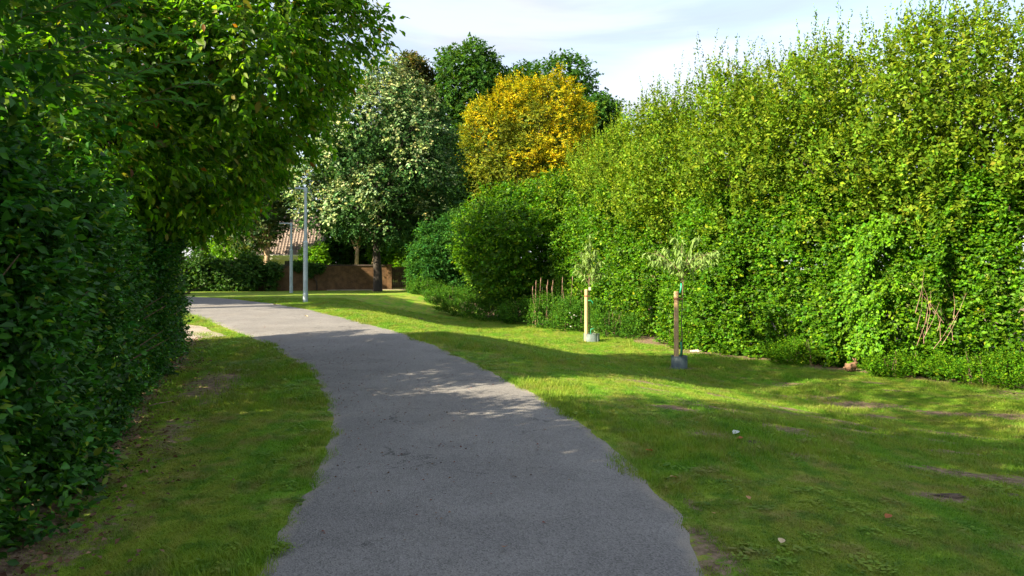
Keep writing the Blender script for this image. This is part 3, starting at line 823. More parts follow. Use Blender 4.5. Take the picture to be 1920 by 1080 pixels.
tree('leafy_tree', 'broad tree with drooping pointed leaves overhanging the left side of the path', 'tree', (-6.9, 11.9, H(-6.9, 11.9)), 3.0, .17, lobT1, 11500, 8, .36, .118, .56, *G_CHERRY, M_leaf_cherry, tmpl='T6',
     droop=.5, up=.1, out=.9, nlimb=16, depth=.36, amp=.26, gap=-.28, seed=5, nfill=7000, fleaf=1.2, spread=.7, tone=.3, trim=lambda P: P[:, 2] > 2.9 + 1.05 * np.maximum(0, P[:, 0] + 3.9) - .6 * np.maximum(0, -3.9 - P[:, 0]) + rng.normal(0, .12, len(P)), group='trees above the left hedge')
lobT0 = sub_lobes((-4.0, 4.2, 4.2), (1.7, 1.8, 3.2), 14, .42, 9)
lobT0 = np.concatenate([lobT0, np.array([(-5.0, 6.6, 7.3, 1.5, 1.5, 1.2), (-4.2, 5.4, 7.6, 1.4, 1.4, 1.1), (-4.3, 5.9, 2.7, .9, 1.0, .9)])])  # the two high lobes are out of view, added to shade the lawn
def big_sprays(lv, root):
    """long compound sprays of narrow leaflets at the top left corner, every leaflet a leaf of its own"""
    b = np.array((-4.5, 4.4, 0.0)); P = []; D = []; Nn = []; Ln = []; C = []
    mb = MB()
    for i in range(17):
        s = np.array([-3.55 + .9 * rng.random(), 4.7 + .9 * rng.random(), 2.75 + .8 * rng.random()])
        d = unit(np.array([.75 + .3 * rng.random(), -.25 + .4 * rng.random(), .25 + .35 * rng.random()])); ln = .5 + .3 * rng.random()
        pts = [s + d * ln * t + np.array([0, 0, -.22 * t * t]) for t in np.linspace(0, 1, 6)]
        mb.tube([Vector(p - b) for p in pts], [.003, .003, .0025, .002, .0015, .001], 5, caps=False)
        lat = unit(np.cross(d, np.array([0, 0, 1.0])))
        for j in range(13):
            t = .15 + .85 * (j // 2) / 6.0; q = s + d * ln * t + np.array([0, 0, -.22 * t * t]); sg = 1 if j % 2 else -1
            dd = d * .55 + lat * sg * .8 + np.array([0, 0, -.15]) if j < 12 else d
            P.append(q); D.append(dd + rng.normal(0, .12, 3)); Nn.append(np.array([0, 0, 1.0]) + rng.normal(0, .3, 3)); Ln.append(.13 * (.8 + .4 * rng.random())); C.append((.06, .18, .05))
    mb.build('twigs', M_twig, root, smooth=True)['kind'] = 'stuff'
    P, D, Nn, Ln = map(np.array, (P, D, Nn, Ln)); C = np.array(C) * (1 + rng.normal(0, .2, len(C)))[:, None].clip(.5, 1.6)
    single_leaves(P, D, Nn, Ln, np.full(len(P), .36), C, M_leaf, root, b)
tree('leafy_tree', 'dark tree at the upper left corner with long narrow leaflets reaching in', 'tree', (-4.5, 4.4, 0), 2.2, .11, lobT0, 3000, 8, .3, .09, .6, *G_LEFT, M_leaf, tmpl='T4', droop=.35, nlimb=8, depth=.3, amp=.2, gap=-.3, seed=11,
     nfill=4000, fleaf=1.5, post=big_sprays, group='trees above the left hedge')
for (bx, by, rx_, ry_, cz, rz_, sd_, lab) in [(-6.2, -.5, 2.8, 3.6, 5.6, 3.4, 17, 'tree standing left of the camera, out of view'), (-6.6, -7.5, 3.0, 4.0, 6, 3.6, 19, 'tree well behind the camera on the left, out of view')]:
    lb = sub_lobes((bx, by, cz), (rx_, ry_, rz_), 12, .45, sd_)
    tree('leafy_tree', lab, 'tree', (bx, by, 0), 2.4, .15, lb, 2200, 8, .5, .2, .55, *G_CHERRY, M_leaf, droop=.4, nlimb=6, seed=sd_, nfill=1500, group='trees above the left hedge')
# trees farther off on the left, beyond the side path
GF = 'trees beyond the bend on the left'
for (bx, by, rr, cz, rz_, sd_, lab) in [(-16.0, 22.3, 3.2, 10.2, 4.6, 33, 'tallest tree left of the bend, towering out of view behind the overhanging tree'), (-20.9, 42.0, 2.1, 6.3, 2.2, 31, 'tree beyond the bend whose shade falls on the brick wall'), (-16.6, 27.2, 2.7, 5.6, 3.3, 29, 'tree at the inner side of the bend, hidden behind the left hedge'), (-21, 27.5, 3.6, 6.2, 4.2, 23, 'tree past the side path, hidden behind the left hedge'), (-20.5, 37, 3.4, 6.0, 4.0, 25, 'tree beside the bend of the path, mostly hidden by the left hedge'),
                                        (-27, 33, 4.0, 7, 4.5, 27, 'tree left of the bend, hidden behind the left hedge')]:
    lb = sub_lobes((bx, by, cz), (rr, rr, rz_), 14, .42, sd_)
    tree('leafy_tree', lab, 'tree', (bx, by, H(bx, by)), 2.2, .2, lb, 1300, 8, .6, .3, .6, *G_DARK, M_leaf_dull, nlimb=8, seed=sd_, nfill=1500, group=GF)

# ------------------------------------------------------------------ right hedge: outward normal to the left of the line (line runs away from the camera)
dr = np.concatenate([[0], np.cumsum(np.linalg.norm(np.diff(HR, axis=0), axis=1))])
def tr_(y): return float(np.interp(y, HR[:, 1], dr))
GRH = 'bushes of the tall hedge right of the lawn'
bkr = lambda z: 0.3 + 0.06 * np.asarray(z, float) ** 1.55
bkd = lambda z: 0.9 + 0.09 * np.asarray(z, float) ** 1.4
front = [
    (2.0, 9.5, 4.5, 1400, 7, .35, .14, G_HAZEL, 'hedge bush beyond the right edge of the view'),
    (9.5, 13.4, 4.5, 3600, 8, .3, .078, G_HAZEL, 'hedge bush at the right edge of the view with yellow-green tips'),
    (13.4, 15.6, 4.5, 5400, 9, .28, .068, G_HAZEL, 'hedge bush with pinkish dry stems showing low in its face'),
    (15.6, 17.6, 4.5, 5000, 9, .28, .068, G_HAZEL, 'bright lime-green climber-covered bush behind the rabbit'),
    (17.6, 19.8, 4.5, 5200, 9, .28, .07, G_HAZEL, 'evenly leafed sunlit hedge bush just right of the nearer sapling'),
    (19.8, 23.0, 4.5, 5600, 9, .3, .074, G_HAZEL, 'sunlit hedge bush directly behind the nearer sapling'),
    (23.0, 27.0, 5.3, 5200, 9, .32, .08, G_HAZEL, 'half shaded hedge bush between the two saplings'),
    (27.0, 31.2, 5.6, 4600, 9, .34, .085, G_HAZEL, 'shaded hedge bush behind the farther sapling'),
]
for i, (y0, y1, h, ns, k, sl, lf, pal, lab) in enumerate(front):
    extra = None
    if i == 2:
        def extra(lv, root, base):
            mb = MB()
            for q in range(16):
                x0 = 8.85 + rng.normal(0, .22); y0_ = 15.45 + rng.normal(0, .15); z0 = .0 + rng.random() * .8
                e = (x0 - .05 + rng.normal(0, .3), y0_ - .1 + rng.normal(0, .12), z0 + .35 + rng.random() * .55)
                mb.tube([Vector((x0 - .22, y0_ - .28, z0)) - Vector(base), (Vector((x0 - .3, y0_ - .35, z0)) + Vector(e)) / 2 - Vector(base), Vector(e) - Vector((.28, .3, 0)) - Vector(base)], [.005, .004, .002], 5, caps=False)
            mb.build('dry_stems', M_dry, root, smooth=True)['kind'] = 'stuff'
    if i == 3:
        def extra(lv, root, base):
            n_ = 620; u_ = rng.random(n_); tt_ = tr_(16.1) + .9 * u_; x_, y_, T_ = along(HR, tr_(15.7), tr_(17.3), np.clip(.62 + .15 * rng.normal(0, 1, n_), 0, 1))
            No = np.stack([-T_[:, 1], T_[:, 0], np.zeros(n_)], -1); zz_ = .55 + 3.0 * rng.random(n_)
            ok_ = noise3(np.stack([x_, y_, zz_], -1), 1.6, 77) > -.15
            x_, y_, No, zz_ = x_[ok_], y_[ok_], No[ok_], zz_[ok_]
            sb_ = bkr(zz_) - .45 - .2 * noise3(np.stack([x_, y_, zz_], -1), 1.1, 78)
            P_ = np.stack([x_ - No[:, 0] * sb_, y_ - No[:, 1] * sb_, hz(x_, y_) + zz_ + .05], -1)
            S_ = unit(No * .6 + np.array([0, 0, -.5]) + rng.normal(0, .4, P_.shape))
            shoots(lv, P_, S_, No, .35, 9, .072, .8, *G_LIME, droop=.4)
    hedge('hedge_bush', lab, 'bush', HR, tr_(y0), tr_(y1), 1, h, bkd if y0 > 22 else bkr, 2.2, int(ns * .74), k, sl, lf * 1.13, .78, pal, M_leaf, GRH, 'T4', amp=.5, seed=30 + i, nfill=4500, gap=-.5, hvar=.9, extra=extra, up=.3)

# taller trees at the back of the hedge, with upright shoots
GB = 'tall pale green trees rising behind the right hedge'
def upright(ztop, n=260):
    def f(lv, root):
        P, D, Nn, Ln, W, C = lv.cat()
        m = P[:, 2] > ztop
        cand = P[m]
        if len(cand) == 0: return
        b = cand[rng.integers(0, len(cand), n)]
        S = unit(np.array([0, 0, 1.0]) + rng.normal(0, .16, (n, 3)))
        shoots(lv, b, S, S * 0 + rng.normal(0, .6, (n, 3)), .75, 20, .08, .55, *G_TALL, droop=-.1, spread=.55, flat=.2)
    return f
backs = [((13.6, 15.0), 2.5, 2.6, 7.9, 'rightmost tree behind the hedge, running out of the top right corner'), ((11.1, 16.9), 2.2, 2.2, 7.9, 'pale tree behind the dry-stemmed hedge bush, cut by the top of the photo'),
         ((9.3, 19.1), 2.1, 2.2, 7.7, 'pale tree with the tallest thin upright shoots against the sky'), ((7.6, 22.0), 2.1, 2.2, 7.9, 'pale tree behind the nearer sapling with feathery top shoots'),
         ((6.6, 26), 2.2, 2.4, 8.2, 'pale tree in the middle of the sloping skyline'), ((5.9, 30.4), 2.2, 2.4, 8.0, 'pale tree low on the sloping skyline behind the farther sapling'),
         ((4.6, 34.8), 2.2, 2.4, 7.6, 'leftmost pale tree where the sloping skyline meets the dark tree')]
for i, ((bx, by), ra, rb, zt, lab) in enumerate(backs):
    lb = sub_lobes((bx, by, zt - 3.1), (ra + 1.0, rb + .9, 3.1), 20, .36, 50 + i)
    tree('hedge_tree', lab, 'tree', (bx, by, H(bx, by)), 2.2, .1, lb, 4300, 8, .46, .108, .62, *G_TALL, M_leaf_dull, group=GB, droop=.05, up=.9, out=.7, nlimb=10, depth=.28, amp=.2, gap=-.42, tone=.32, seed=60 + i, nfill=5000, fleaf=1.25,
         post=upright(zt - 1.3, 120), zmin=.6)

# big round bush and shrubs left of the hedge
lb = sub_lobes((1.15, 35.0, 2.5), (3.7, 3.0, 3.5), 24, .36, 71)
tree('round_bush', 'big round light green bush standing apart left of the farther sapling', 'bush', (0.75, 35.2, H(.75, 35.2)), 1.2, .1, lb, 5800, 9, .42, .13, .75, *G_HAZEL, M_leaf, nlimb=12, depth=.25, amp=.32, gap=-.45, seed=71, nfill=3500, zmin=-.6)
lb = sub_lobes((-3.9, 42.0, 1.9), (2.1, 2.0, 2.9), 13, .42, 73)
tree('dark_shrub', 'dark bluish-green shrub where the brick wall ends', 'bush', (-3.9, 42.0, H(-3.9, 42)), .9, .08, lb, 2900, 9, .45, .125, .55, *G_BLUE, M_leaf_dull, nlimb=8, depth=.34, amp=.36, gap=-.4, seed=73, nfill=1500, zmin=-.2, up=.1)
lb = sub_lobes((-1.8, 44.0, 2.8), (2.2, 2.0, 2.9), 12, .42, 75)
tree('dark_shrub', 'mid-green shrub between the dark shrub and the round bush', 'bush', (-1.8, 44.0, H(-1.8, 44)), .9, .08, lb, 3000, 9, .45, .12, .7, *G_DARK, M_leaf_dull, nlimb=8, seed=75, nfill=1500)

# low undergrowth at the foot of the hedge
GU = 'low bushy weeds along the foot of the hedge'
G_WEED = ([(0.050, 0.145, 0.012), (0.075, 0.18, 0.012), (0.035, 0.105, 0.012)], [4, 3, 3])
ugs = [(-4.6, 40.4, 1.0, .8, 'dark weeds at the foot of the dark shrub'), (-3.2, 38.0, 1.2, .9, 'weeds between the dark shrub and the round bush'), (-2.0, 35.2, 1.1, .9, 'weeds at the left foot of the round bush'), (-.9, 33.2, 1.1, .95, 'weeds below the middle of the round bush'),
       (.3, 31.4, 1.1, .9, 'weeds at the right foot of the round bush'), (1.5, 29.3, 1.1, 1.2, 'taller weeds with dry brown seed stems left of the farther sapling'), (2.5, 27.4, 1.0, 1.1, 'weeds with small white flowers behind the farther sapling'),
       (3.5, 25.6, .8, .8, 'low weeds right of the farther sapling'), (5.0, 21.7, .6, .5, 'small weeds behind the nearer sapling'), (7.0, 18.2, .6, .55, 'low tuft of weeds just left of the rabbit'), (8.35, 16.35, .6, .5, 'low tuft of weeds just right of the rabbit'), (9.5, 15.0, .8, .55, 'yellowing weeds at the foot of the hedge near the right edge')]
for i, (bx, by, rr, h, lab) in enumerate(ugs):
    z = H(bx, by)
    lb = [(bx, by, z + h * .45, rr, rr * .85, h * .6)] + [(bx + rng.normal(0, rr * .5), by + rng.normal(0, rr * .4), z + h * (.35 + .35 * rng.random()), rr * .45, rr * .45, h * .42) for _ in range(6)]
    root = empty('weed_clump', (bx, by, z), lab, 'weeds', GU)
    lv = Leaves('T4')
    P, Nn = lobe_points(int(900 * rr * (1.0 if by > 24 else 1.3)), lb, .34, .4, 1.5, -.4, 80 + i, zmin=z + .02)
    S = unit(Nn * .6 + np.array([0, 0, .8]) + rng.normal(0, .35, P.shape))
    shoots(lv, P - S * .12, S, Nn, .26, 8, .07 if by > 24 else .05, .5, *(G_WEED if i < 8 else G_HAZEL), droop=.15)
    lv.build('foliage', M_leaf_dull, root, (bx, by, z))
    mb = MB()
    for q in range(8 if i != 5 else 12):
        a = rng.random() * 6.28; r_ = rr * .7 * rng.random(); p = Vector((r_ * math.cos(a), r_ * math.sin(a), 0)); e = p + Vector((rng.normal(0, .12), rng.normal(0, .12), h * (.8 + .4 * rng.random()) * (1.25 if i == 5 else 1)))
        mb.tube([p, p.lerp(e, .5) + Vector((.02, .02, 0)), e], [.008, .006, .004], 5, caps=False)
        if i == 5: mb.tube([e, e + Vector((.01, 0, .14)), e + Vector((.015, 0, .26))], [.004, .012, .003], 5)
    mb.build('stems', M_dry if i == 5 else M_twig, root, smooth=True)['kind'] = 'stuff'
    if i == 6:
        mb = MB()
        for q in range(6):
            c = Vector((-.35 + rng.normal(0, .2), -.75 + rng.normal(0, .1), .55 + rng.normal(0, .14)))
            mb.lathe([(.001, -.01), (.03, 0), (.034, .012), (.001, .02)], c, 8)
        mb.build('white_flowers', M_white, root)['kind'] = 'stuff'

# ------------------------------------------------------------------ background trees
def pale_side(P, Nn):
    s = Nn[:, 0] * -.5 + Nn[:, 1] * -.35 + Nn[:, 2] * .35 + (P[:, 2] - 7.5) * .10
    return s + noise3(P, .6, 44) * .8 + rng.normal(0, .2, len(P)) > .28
lb = sub_lobes((-8.0, 46.4, 8.2), (4.9, 4.4, 5.4), 30, .33, 91)
lb = np.concatenate([lb, np.array([(-12.5, 46.6, 7.2, 1.7, 1.6, 1.8), (-11.6, 46, 9.4, 1.9, 1.8, 1.8), (-10.6, 46, 11.6, 1.8, 1.8, 1.7), (-5.0, 46, 9.6, 1.8, 1.8, 1.8), (-9.5, 46, 13.1, 1.5, 1.5, 1.5), (-7.6, 46, 13.4, 1.3, 1.3, 1.4), (-5.6, 46, 11.5, 1.5, 1.5, 1.4), (-11.6, 45.6, 5.0, 1.6, 1.6, 1.4), (-4.6, 45.8, 5.2, 1.5, 1.5, 1.3)])])
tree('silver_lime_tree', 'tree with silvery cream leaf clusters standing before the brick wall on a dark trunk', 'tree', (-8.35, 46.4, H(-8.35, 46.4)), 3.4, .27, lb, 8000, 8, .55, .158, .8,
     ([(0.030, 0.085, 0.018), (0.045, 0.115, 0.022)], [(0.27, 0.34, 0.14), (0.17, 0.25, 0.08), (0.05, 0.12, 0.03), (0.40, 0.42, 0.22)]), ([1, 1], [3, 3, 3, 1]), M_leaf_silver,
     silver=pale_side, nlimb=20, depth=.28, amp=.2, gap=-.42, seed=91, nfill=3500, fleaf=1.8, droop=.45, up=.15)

lb = np.array([(-1.3, 57, 11.2, 2.4, 2.3, 3.4), (1.2, 57, 11.8, 2.6, 2.4, 3.9), (3.7, 57, 12.0, 2.1, 2.2, 3.6), (0, 56.2, 8.6, 3.0, 2.4, 2.6), (3.2, 56.4, 8.2, 2.4, 2.2, 2.4), (-2.2, 56.6, 13.0, 1.4, 1.3, 1.2), (1.0, 56.6, 14.6, 1.5, 1.4, 1.4), (3.4, 56.4, 14.6, 1.7, 1.5, 1.5), (4.8, 56.4, 12.6, 1.2, 1.2, 1.5),
               (-3.0, 56.6, 10.2, 1.2, 1.2, 1.6), (1.4, 55.4, 10.4, 1.4, 1.1, 1.2), (3.6, 55.4, 11, 1.3, 1.1, 1.2), (-1.0, 55.5, 12.0, 1.2, 1.1, 1.1), (2.2, 55.4, 13, 1.2, 1.1, 1.1), (-2.9, 56.5, 12.2, .8, .8, 1.5), (-.4, 56.5, 15.2, .7, .7, 1.0), (2.4, 56.5, 15.6, .8, .8, 1.0), (4.6, 56.5, 15.0, .8, .8, 1.2), (5.4, 56.5, 11.2, .8, .8, 1.5), (5.2, 56.4, 9.2, .9, .9, .9), (-3.3, 56.5, 8.6, .9, .9, .9)])
def gold_side(P, Nn):
    return (P[:, 0] - 1.2) * .12 + (P[:, 2] - 11) * .10 + noise3(P, .55, 48) * 1.0 + rng.normal(0, .25, len(P)) > .02
tree('golden_tree', 'tree with yellow-orange autumn foliage rising in the middle background', 'tree', (1.0, 57, H(1, 57)), 4.0, .25, lb, 6000, 9, .6, .172, .5,
     ([(0.15, 0.20, 0.015), (0.22, 0.24, 0.015), (0.10, 0.15, 0.015)], [(0.44, 0.38, 0.008), (0.28, 0.31, 0.010), (0.48, 0.38, 0.008)]), ([3, 3, 2], [3, 3, 2]), M_leaf_gold,
     silver=gold_side, nlimb=12, depth=.36, amp=.45, gap=-.2, freq=.9, seed=93, nfill=3500, fleaf=1.7, droop=.15, up=.15, flat=.9)
GD = 'tall green trees in the far background'
for i, (px, Y, zt, ra, rz_, pal, lab) in enumerate([
        (-4.3, 72, 23.6, 4.0, 7.5, G_DARK, 'tallest dark green tree, its crown just left of the golden tree'), (.3, 75, 22.0, 4.3, 8, G_DARK, 'dark green tree top showing between the tallest tree and the golden tree'),
        (4.6, 73, 22.3, 5.0, 8.5, G_DARK, 'broad dark green tree directly behind the golden tree'), (8.2, 70, 18.0, 2.8, 7, G_DARK, 'dark green tree at the right shoulder of the golden tree'),
        (-9.6, 72, 22.4, 2.3, 6, ([(0.075, 0.085, 0.03), (0.05, 0.075, 0.025), (.13, .09, .03)], [3, 3, 1]), 'brownish tree top peeking above the silver lime'),
        (-1.8, 64, 13.5, 3.2, 6, G_DARK, 'dark tree filling the gap between the silver lime and the golden tree'), (6.2, 50, 9.4, 2.6, 4.3, G_TALL, 'mid-green tree below the right side of the golden tree')]):
    lb = sub_lobes((px, Y, zt - rz_), (ra, ra, rz_), 30, .34, 100 + i, core=.85)
    tree('tall_tree', lab, 'tree', (px, Y, H(px, Y)), max(3, zt - rz_ * 2), .3, lb, 3000, 8, .85, .31, .7, *pal, M_leaf_dull, group=GD, nlimb=12, depth=.2, amp=.26, freq=.6, gap=-.6, seed=100 + i, nfill=1800, fleaf=1.8)
# trees behind the wall
GW = 'trees and shrubs behind the brick wall'
for i, (px, Y, fz, c, r, r0, bark, pal, lab) in enumerate([
        (-17.3, 52.5, 2.9, (-18.6, 53, 7.6), (3.7, 2.6, 4.7), .24, M_bark_pale, ([(0.07, 0.11, 0.05), (0.045, 0.09, 0.03), (0.14, 0.18, 0.09)], [3, 3, 1]), 'tree with a sunlit tan trunk left of the house roof'),
        (-11.4, 54.5, 3.1, (-11.0, 55, 8.0), (3.8, 3, 4.2), .17, M_bark_pale, G_DARK, 'forked tree with sunlit tan bark just behind the wall'),
        (-10.3, 55.5, 4.0, (-8.5, 57, 8.0), (3.2, 3, 4.0), .13, M_bark_pale, G_DARK, 'slim pale-trunked tree right of the forked one'),
        (-25, 60, 3, (-24, 60, 10), (6, 4, 8), .25, M_bark, G_DARK, 'dark tree left of the house'),
        (-4.8, 58, 2.5, (-4.8, 58, 5.4), (3.6, 3, 4.6), .2, M_bark, G_DARK, 'dark tree behind the gate in the wall')]):
    lb = sub_lobes(c, r, 16, .42, 120 + i)
    fork = (px + .1, Y, H(px, Y) + fz)
    tree('garden_tree', lab, 'tree', (px, Y, H(px, Y)), fz, r0, lb, 2300, 8, .6, .24, .65, *pal, M_leaf_dull, bark=bark, group=GW, nlimb=12, seed=120 + i, nfill=1200, fork=fork)
for i, (px, Y, c, r, pal, lab) in enumerate([
        (-13.9, 53, (-13.9, 53, 1.9), (1.3, 1.0, 1.5), G_LIME, 'yellow-green shrub at the right end of the house roof'), (-9.3, 56.5, (-9.3, 56.5, 2.6), (1.5, 1.1, 1.9), G_LIME, 'bright green shrub behind the dark lime trunk'),
        (-6.8, 55, (-6.8, 55, 2.0), (1.8, 1.2, 1.9), G_HAZEL, 'green shrub behind the gate'), (-20.6, 55, (-20.6, 55, 2.4), (1.8, 1.1, 1.9), G_LIME, 'yellow-green shrub behind the ivy at the left end of the wall'), (-12, 60, (-12, 60, 3), (3.5, 1.5, 3.2), G_DARK, 'dark shrubbery deep behind the forked tree'), (-7, 62, (-7, 62, 3), (4, 1.5, 3.6), G_DARK, 'dark shrubbery deep behind the gate'),
        (-11.8, 65, (-11.8, 65, 5.5), (4.5, 1.5, 5), G_DARK, 'high dark thicket farthest back right of the house'), (-5.8, 66, (-5.8, 66, 6), (4, 1.5, 5.5), G_DARK, 'high dark thicket farthest back behind the gate'), (-25, 67, (-25, 67, 7), (8, 1.5, 5.5), G_DARK, 'high dark thicket farthest back beyond the house')]):
    lb = sub_lobes(c, r, 9, .45, 140 + i)
    tree('garden_shrub', lab, 'shrub', (px, Y, H(px, Y)), .6, .05, lb, 900 if i < 4 else 1300, 8, .4, .13 if i < 4 else .32, .7, *pal, M_leaf, group=GW, nlimb=5, seed=140 + i, nfill=500)

# ------------------------------------------------------------------ brick wall, built brick by brick
A = Vector((-18.6, 46.75, 0)); Bv = Vector((-5.6, 50.25, 0))
wd = (Bv - A).normalized(); wlen = (Bv - A).length; wa = math.atan2(wd.y, wd.x)
root = empty('brick_wall', (A.x, A.y, 0.05), 'long low tan brick wall with a dark coping at the back of the lawn', 'wall', rz=wa)
WT = 1.70          # wall height over the local origin
G0, G1 = 10.85, 12.25   # gate recess along the wall
mb = MB()
for x0, x1 in ((0, G0), (G1, wlen)):
    mb.box(((x0 + x1) / 2, .12, WT / 2 - .15), ((x1 - x0) / 2, .10, WT / 2 + .15))
mb.build('wall_core', M_mortar, root)
mb = MB(); ch = .0755; bl = .25
for r_ in range(int(WT / ch)):
    z = .03 + r_ * ch; off = (r_ % 2) * bl / 2
    x = -off
    while x < wlen:
        x0, x1 = max(x + .005, 0), min(x + bl - .005, wlen)
        for a0, a1 in ((0, G0), (G1, wlen)):
            u0, u1 = max(x0, a0), min(x1, a1)
            if u1 - u0 > .02:
                mb.box(((u0 + u1) / 2, .012 + rng.random() * .004, z + ch / 2), ((u1 - u0) / 2, .014, ch / 2 - .005))
        x += bl
mb.build('bricks', M_brick, root)['kind'] = 'stuff'
for x0, x1 in ((-.05, G0 - .02), (G1 + .02, wlen + .05)):
    mb = MB(); mb.box(((x0 + x1) / 2, .11, WT + .045), ((x1 - x0) / 2, .17, .045)); mb.build('coping', M_coping, root)
for xg in (G0, G1):
    mb = MB(); mb.box((xg + (.0 if xg == G0 else 0), .11, WT / 2), (.13, .18, WT / 2 + .02)); mb.box((xg, .11, WT + .06), (.17, .22, .038)); mb.build('gate_pier', M_brick, root)
gate = empty('wooden_gate', tuple(A + wd * G0 + Vector((-wd.y, wd.x, 0)) * .25 + Vector((0, 0, .06))), 'dark wooden plank gate set in the brick wall beside the dark shrub', 'gate', rz=wa)
npk = 9; gw = (G1 - G0 - .28) / npk
for i in range(npk):
    mb = MB(); mb.box((.14 + gw * (i + .5), .0, .82), (gw / 2 - .006, .018, .8)); mb.build('plank', M_gate, gate)
mb = MB()
for z in (.3, 1.35): mb.box(((G1 - G0) / 2, .04, z), ((G1 - G0) / 2 - .14, .02, .06))
mb.build('gate_rail', M_gate, gate)
kb = MB(); kb.box((0, 0, 0), (3.4, .1, .09)); ko = kb.build('kerb', M_kerb); ko.location = tuple(A + wd * 10.2 + Vector((wd.y, -wd.x, 0)) * .35 + Vector((0, 0, .12))); ko.rotation_euler = (0, 0, wa); ko['kind'] = 'structure'

# ivy masses on the wall
ivy_pal = ([(0.055, 0.14, 0.022), (0.04, 0.105, 0.02), (0.085, 0.18, 0.03)], [4, 4, 2])
lbs = [(-17.2 + .85 * k_, 46.3 + .15 * k_, 1.15 + .25 * math.sin(k_ * 2.1), 1.0, .8, 1.15) for k_ in range(-4, 2)] + [(-15.1, 46.9, 1.45, .7, .6, .5), (-15.2, 46.9, .7, .35, .4, .7)]
root, _ = tree('ivy_bush', 'glossy ivy mass heaped over the left end of the brick wall', 'ivy', (-17.2, 46.6, H(-17.2, 46.6)), .6, .06, np.array(lbs), 3000, 8, .3, .118, .85, *ivy_pal, M_leaf, nlimb=6, depth=.2, amp=.25, freq=1.4, gap=-.4, seed=160, nfill=2000, zmin=.12, up=.1)
lbs = [(-13.75 + .32 * k_, 47.95 + .09 * k_, 1.74 - .03 * k_, .34, .28, .28) for k_ in range(0, 5)] + [(-13.0, 48.0, 1.35, .16, .2, .35)]
tree('ivy_bush', 'small ivy patch hanging over the wall top behind the nearer lamp post', 'ivy', (-12.6, 48.2, H(-12.6, 48.2)), .6, .04, np.array(lbs), 900, 8, .22, .09, .85, *ivy_pal, M_leaf, nlimb=3, depth=.2, amp=.2, freq=1.6, gap=-.5, seed=162, nfill=300, up=.05)

# ------------------------------------------------------------------ house behind the wall
root = empty('house', (-18.3, 57, .28), 'low white house with a brown tiled roof behind the wall, half hidden by leaves', 'house', rz=R(7))
mb = MB(); mb.box((0, 3.6, 1.2), (3.3, 3.2, 1.3)); mb.add([(3.3, .4, 2.5), (3.3, 6.8, 2.5), (3.3, 3.6, 5.4)], [(0, 1, 2)]); mb.add([(-3.3, .4, 2.5), (-3.3, 6.8, 2.5), (-3.3, 3.6, 5.4)], [(2, 1, 0)])
mb.build('wall', M_render, root)
roof = MB()
sl_ = math.atan2(3.3, 3.9)
roof.add([(-3.65, -.3, 2.28), (3.65, -.3, 2.28), (3.65, 3.6, 5.58), (-3.65, 3.6, 5.58), (3.65, 7.5, 2.28), (-3.65, 7.5, 2.28)], [(0, 1, 2, 3), (3, 2, 4, 5)])
roof_o = roof.build('roof', M_tile, root)
mb = MB(); rows = 17; cols_ = 32
for i in range(rows):
    t0, t1 = i / rows, (i + 1.12) / rows
    y0, z0 = -.34 + 3.9 * t0, 2.30 + 3.3 * t0; y1, z1 = -.34 + 3.9 * t1, 2.30 + 3.3 * t1
    for j in range(cols_):
        x0 = -3.65 + 7.3 * j / cols_; w_ = 7.3 / cols_; e = .004 * rng.random()
        q = [(x0, y0, z0 + .045), (x0 + w_ * .35, y0 - .02, z0 + .10 + e), (x0 + w_ * .7, y0, z0 + .045), (x0 + w_ * .98, y0 + .01, z0 + .02)]
        q2 = [(a_, y1, z1 + b_ - .0) for (a_, _, _), b_ in zip(q, (.012, .06, .012, .0))]
        lo = [(a_, b_ , c_ - .05) for a_, b_, c_ in q]
        mb.add(q + q2 + lo, [(0, 1, 5, 4), (1, 2, 6, 5), (2, 3, 7, 6), (8, 9, 1, 0), (9, 10, 2, 1), (10, 11, 3, 2)])
mb.build('roof_tiles', M_tile, roof_o)['kind'] = 'stuff'
mb = MB(); mb.tube([(-3.7, 3.6, 5.66), (3.7, 3.6, 5.66)], [.12, .12], 8); mb.build('ridge', M_tile, roof_o)
mb = MB(); mb.box((0, -.36, 2.10), (3.65, .03, .15)); mb.box((0, -.02, 1.98), (3.6, .33, .02)); mb.build('fascia', M_render, root)
mb = MB(); mb.tube([(-3.7, -.45, 2.27), (3.7, -.45, 2.27)], [.06, .06], 8); mb.build('gutter', M_white, root)
for xw in (-2, 1.4):
    mb = MB(); mb.box((xw, .37, 1.45), (.62, .03, .5)); f_ = mb.build('window', M_white, root)
    mb = MB(); mb.box((xw - .29, .335, 1.45), (.25, .012, .42)); mb.box((xw + .29, .335, 1.45), (.25, .012, .42)); mb.build('pane', M_glass, f_)
mb = MB(); mb.tube([(3.4, .3, 0), (3.4, .3, 2.1)], [.04, .04], 8); mb.build('downpipe', M_white, root)

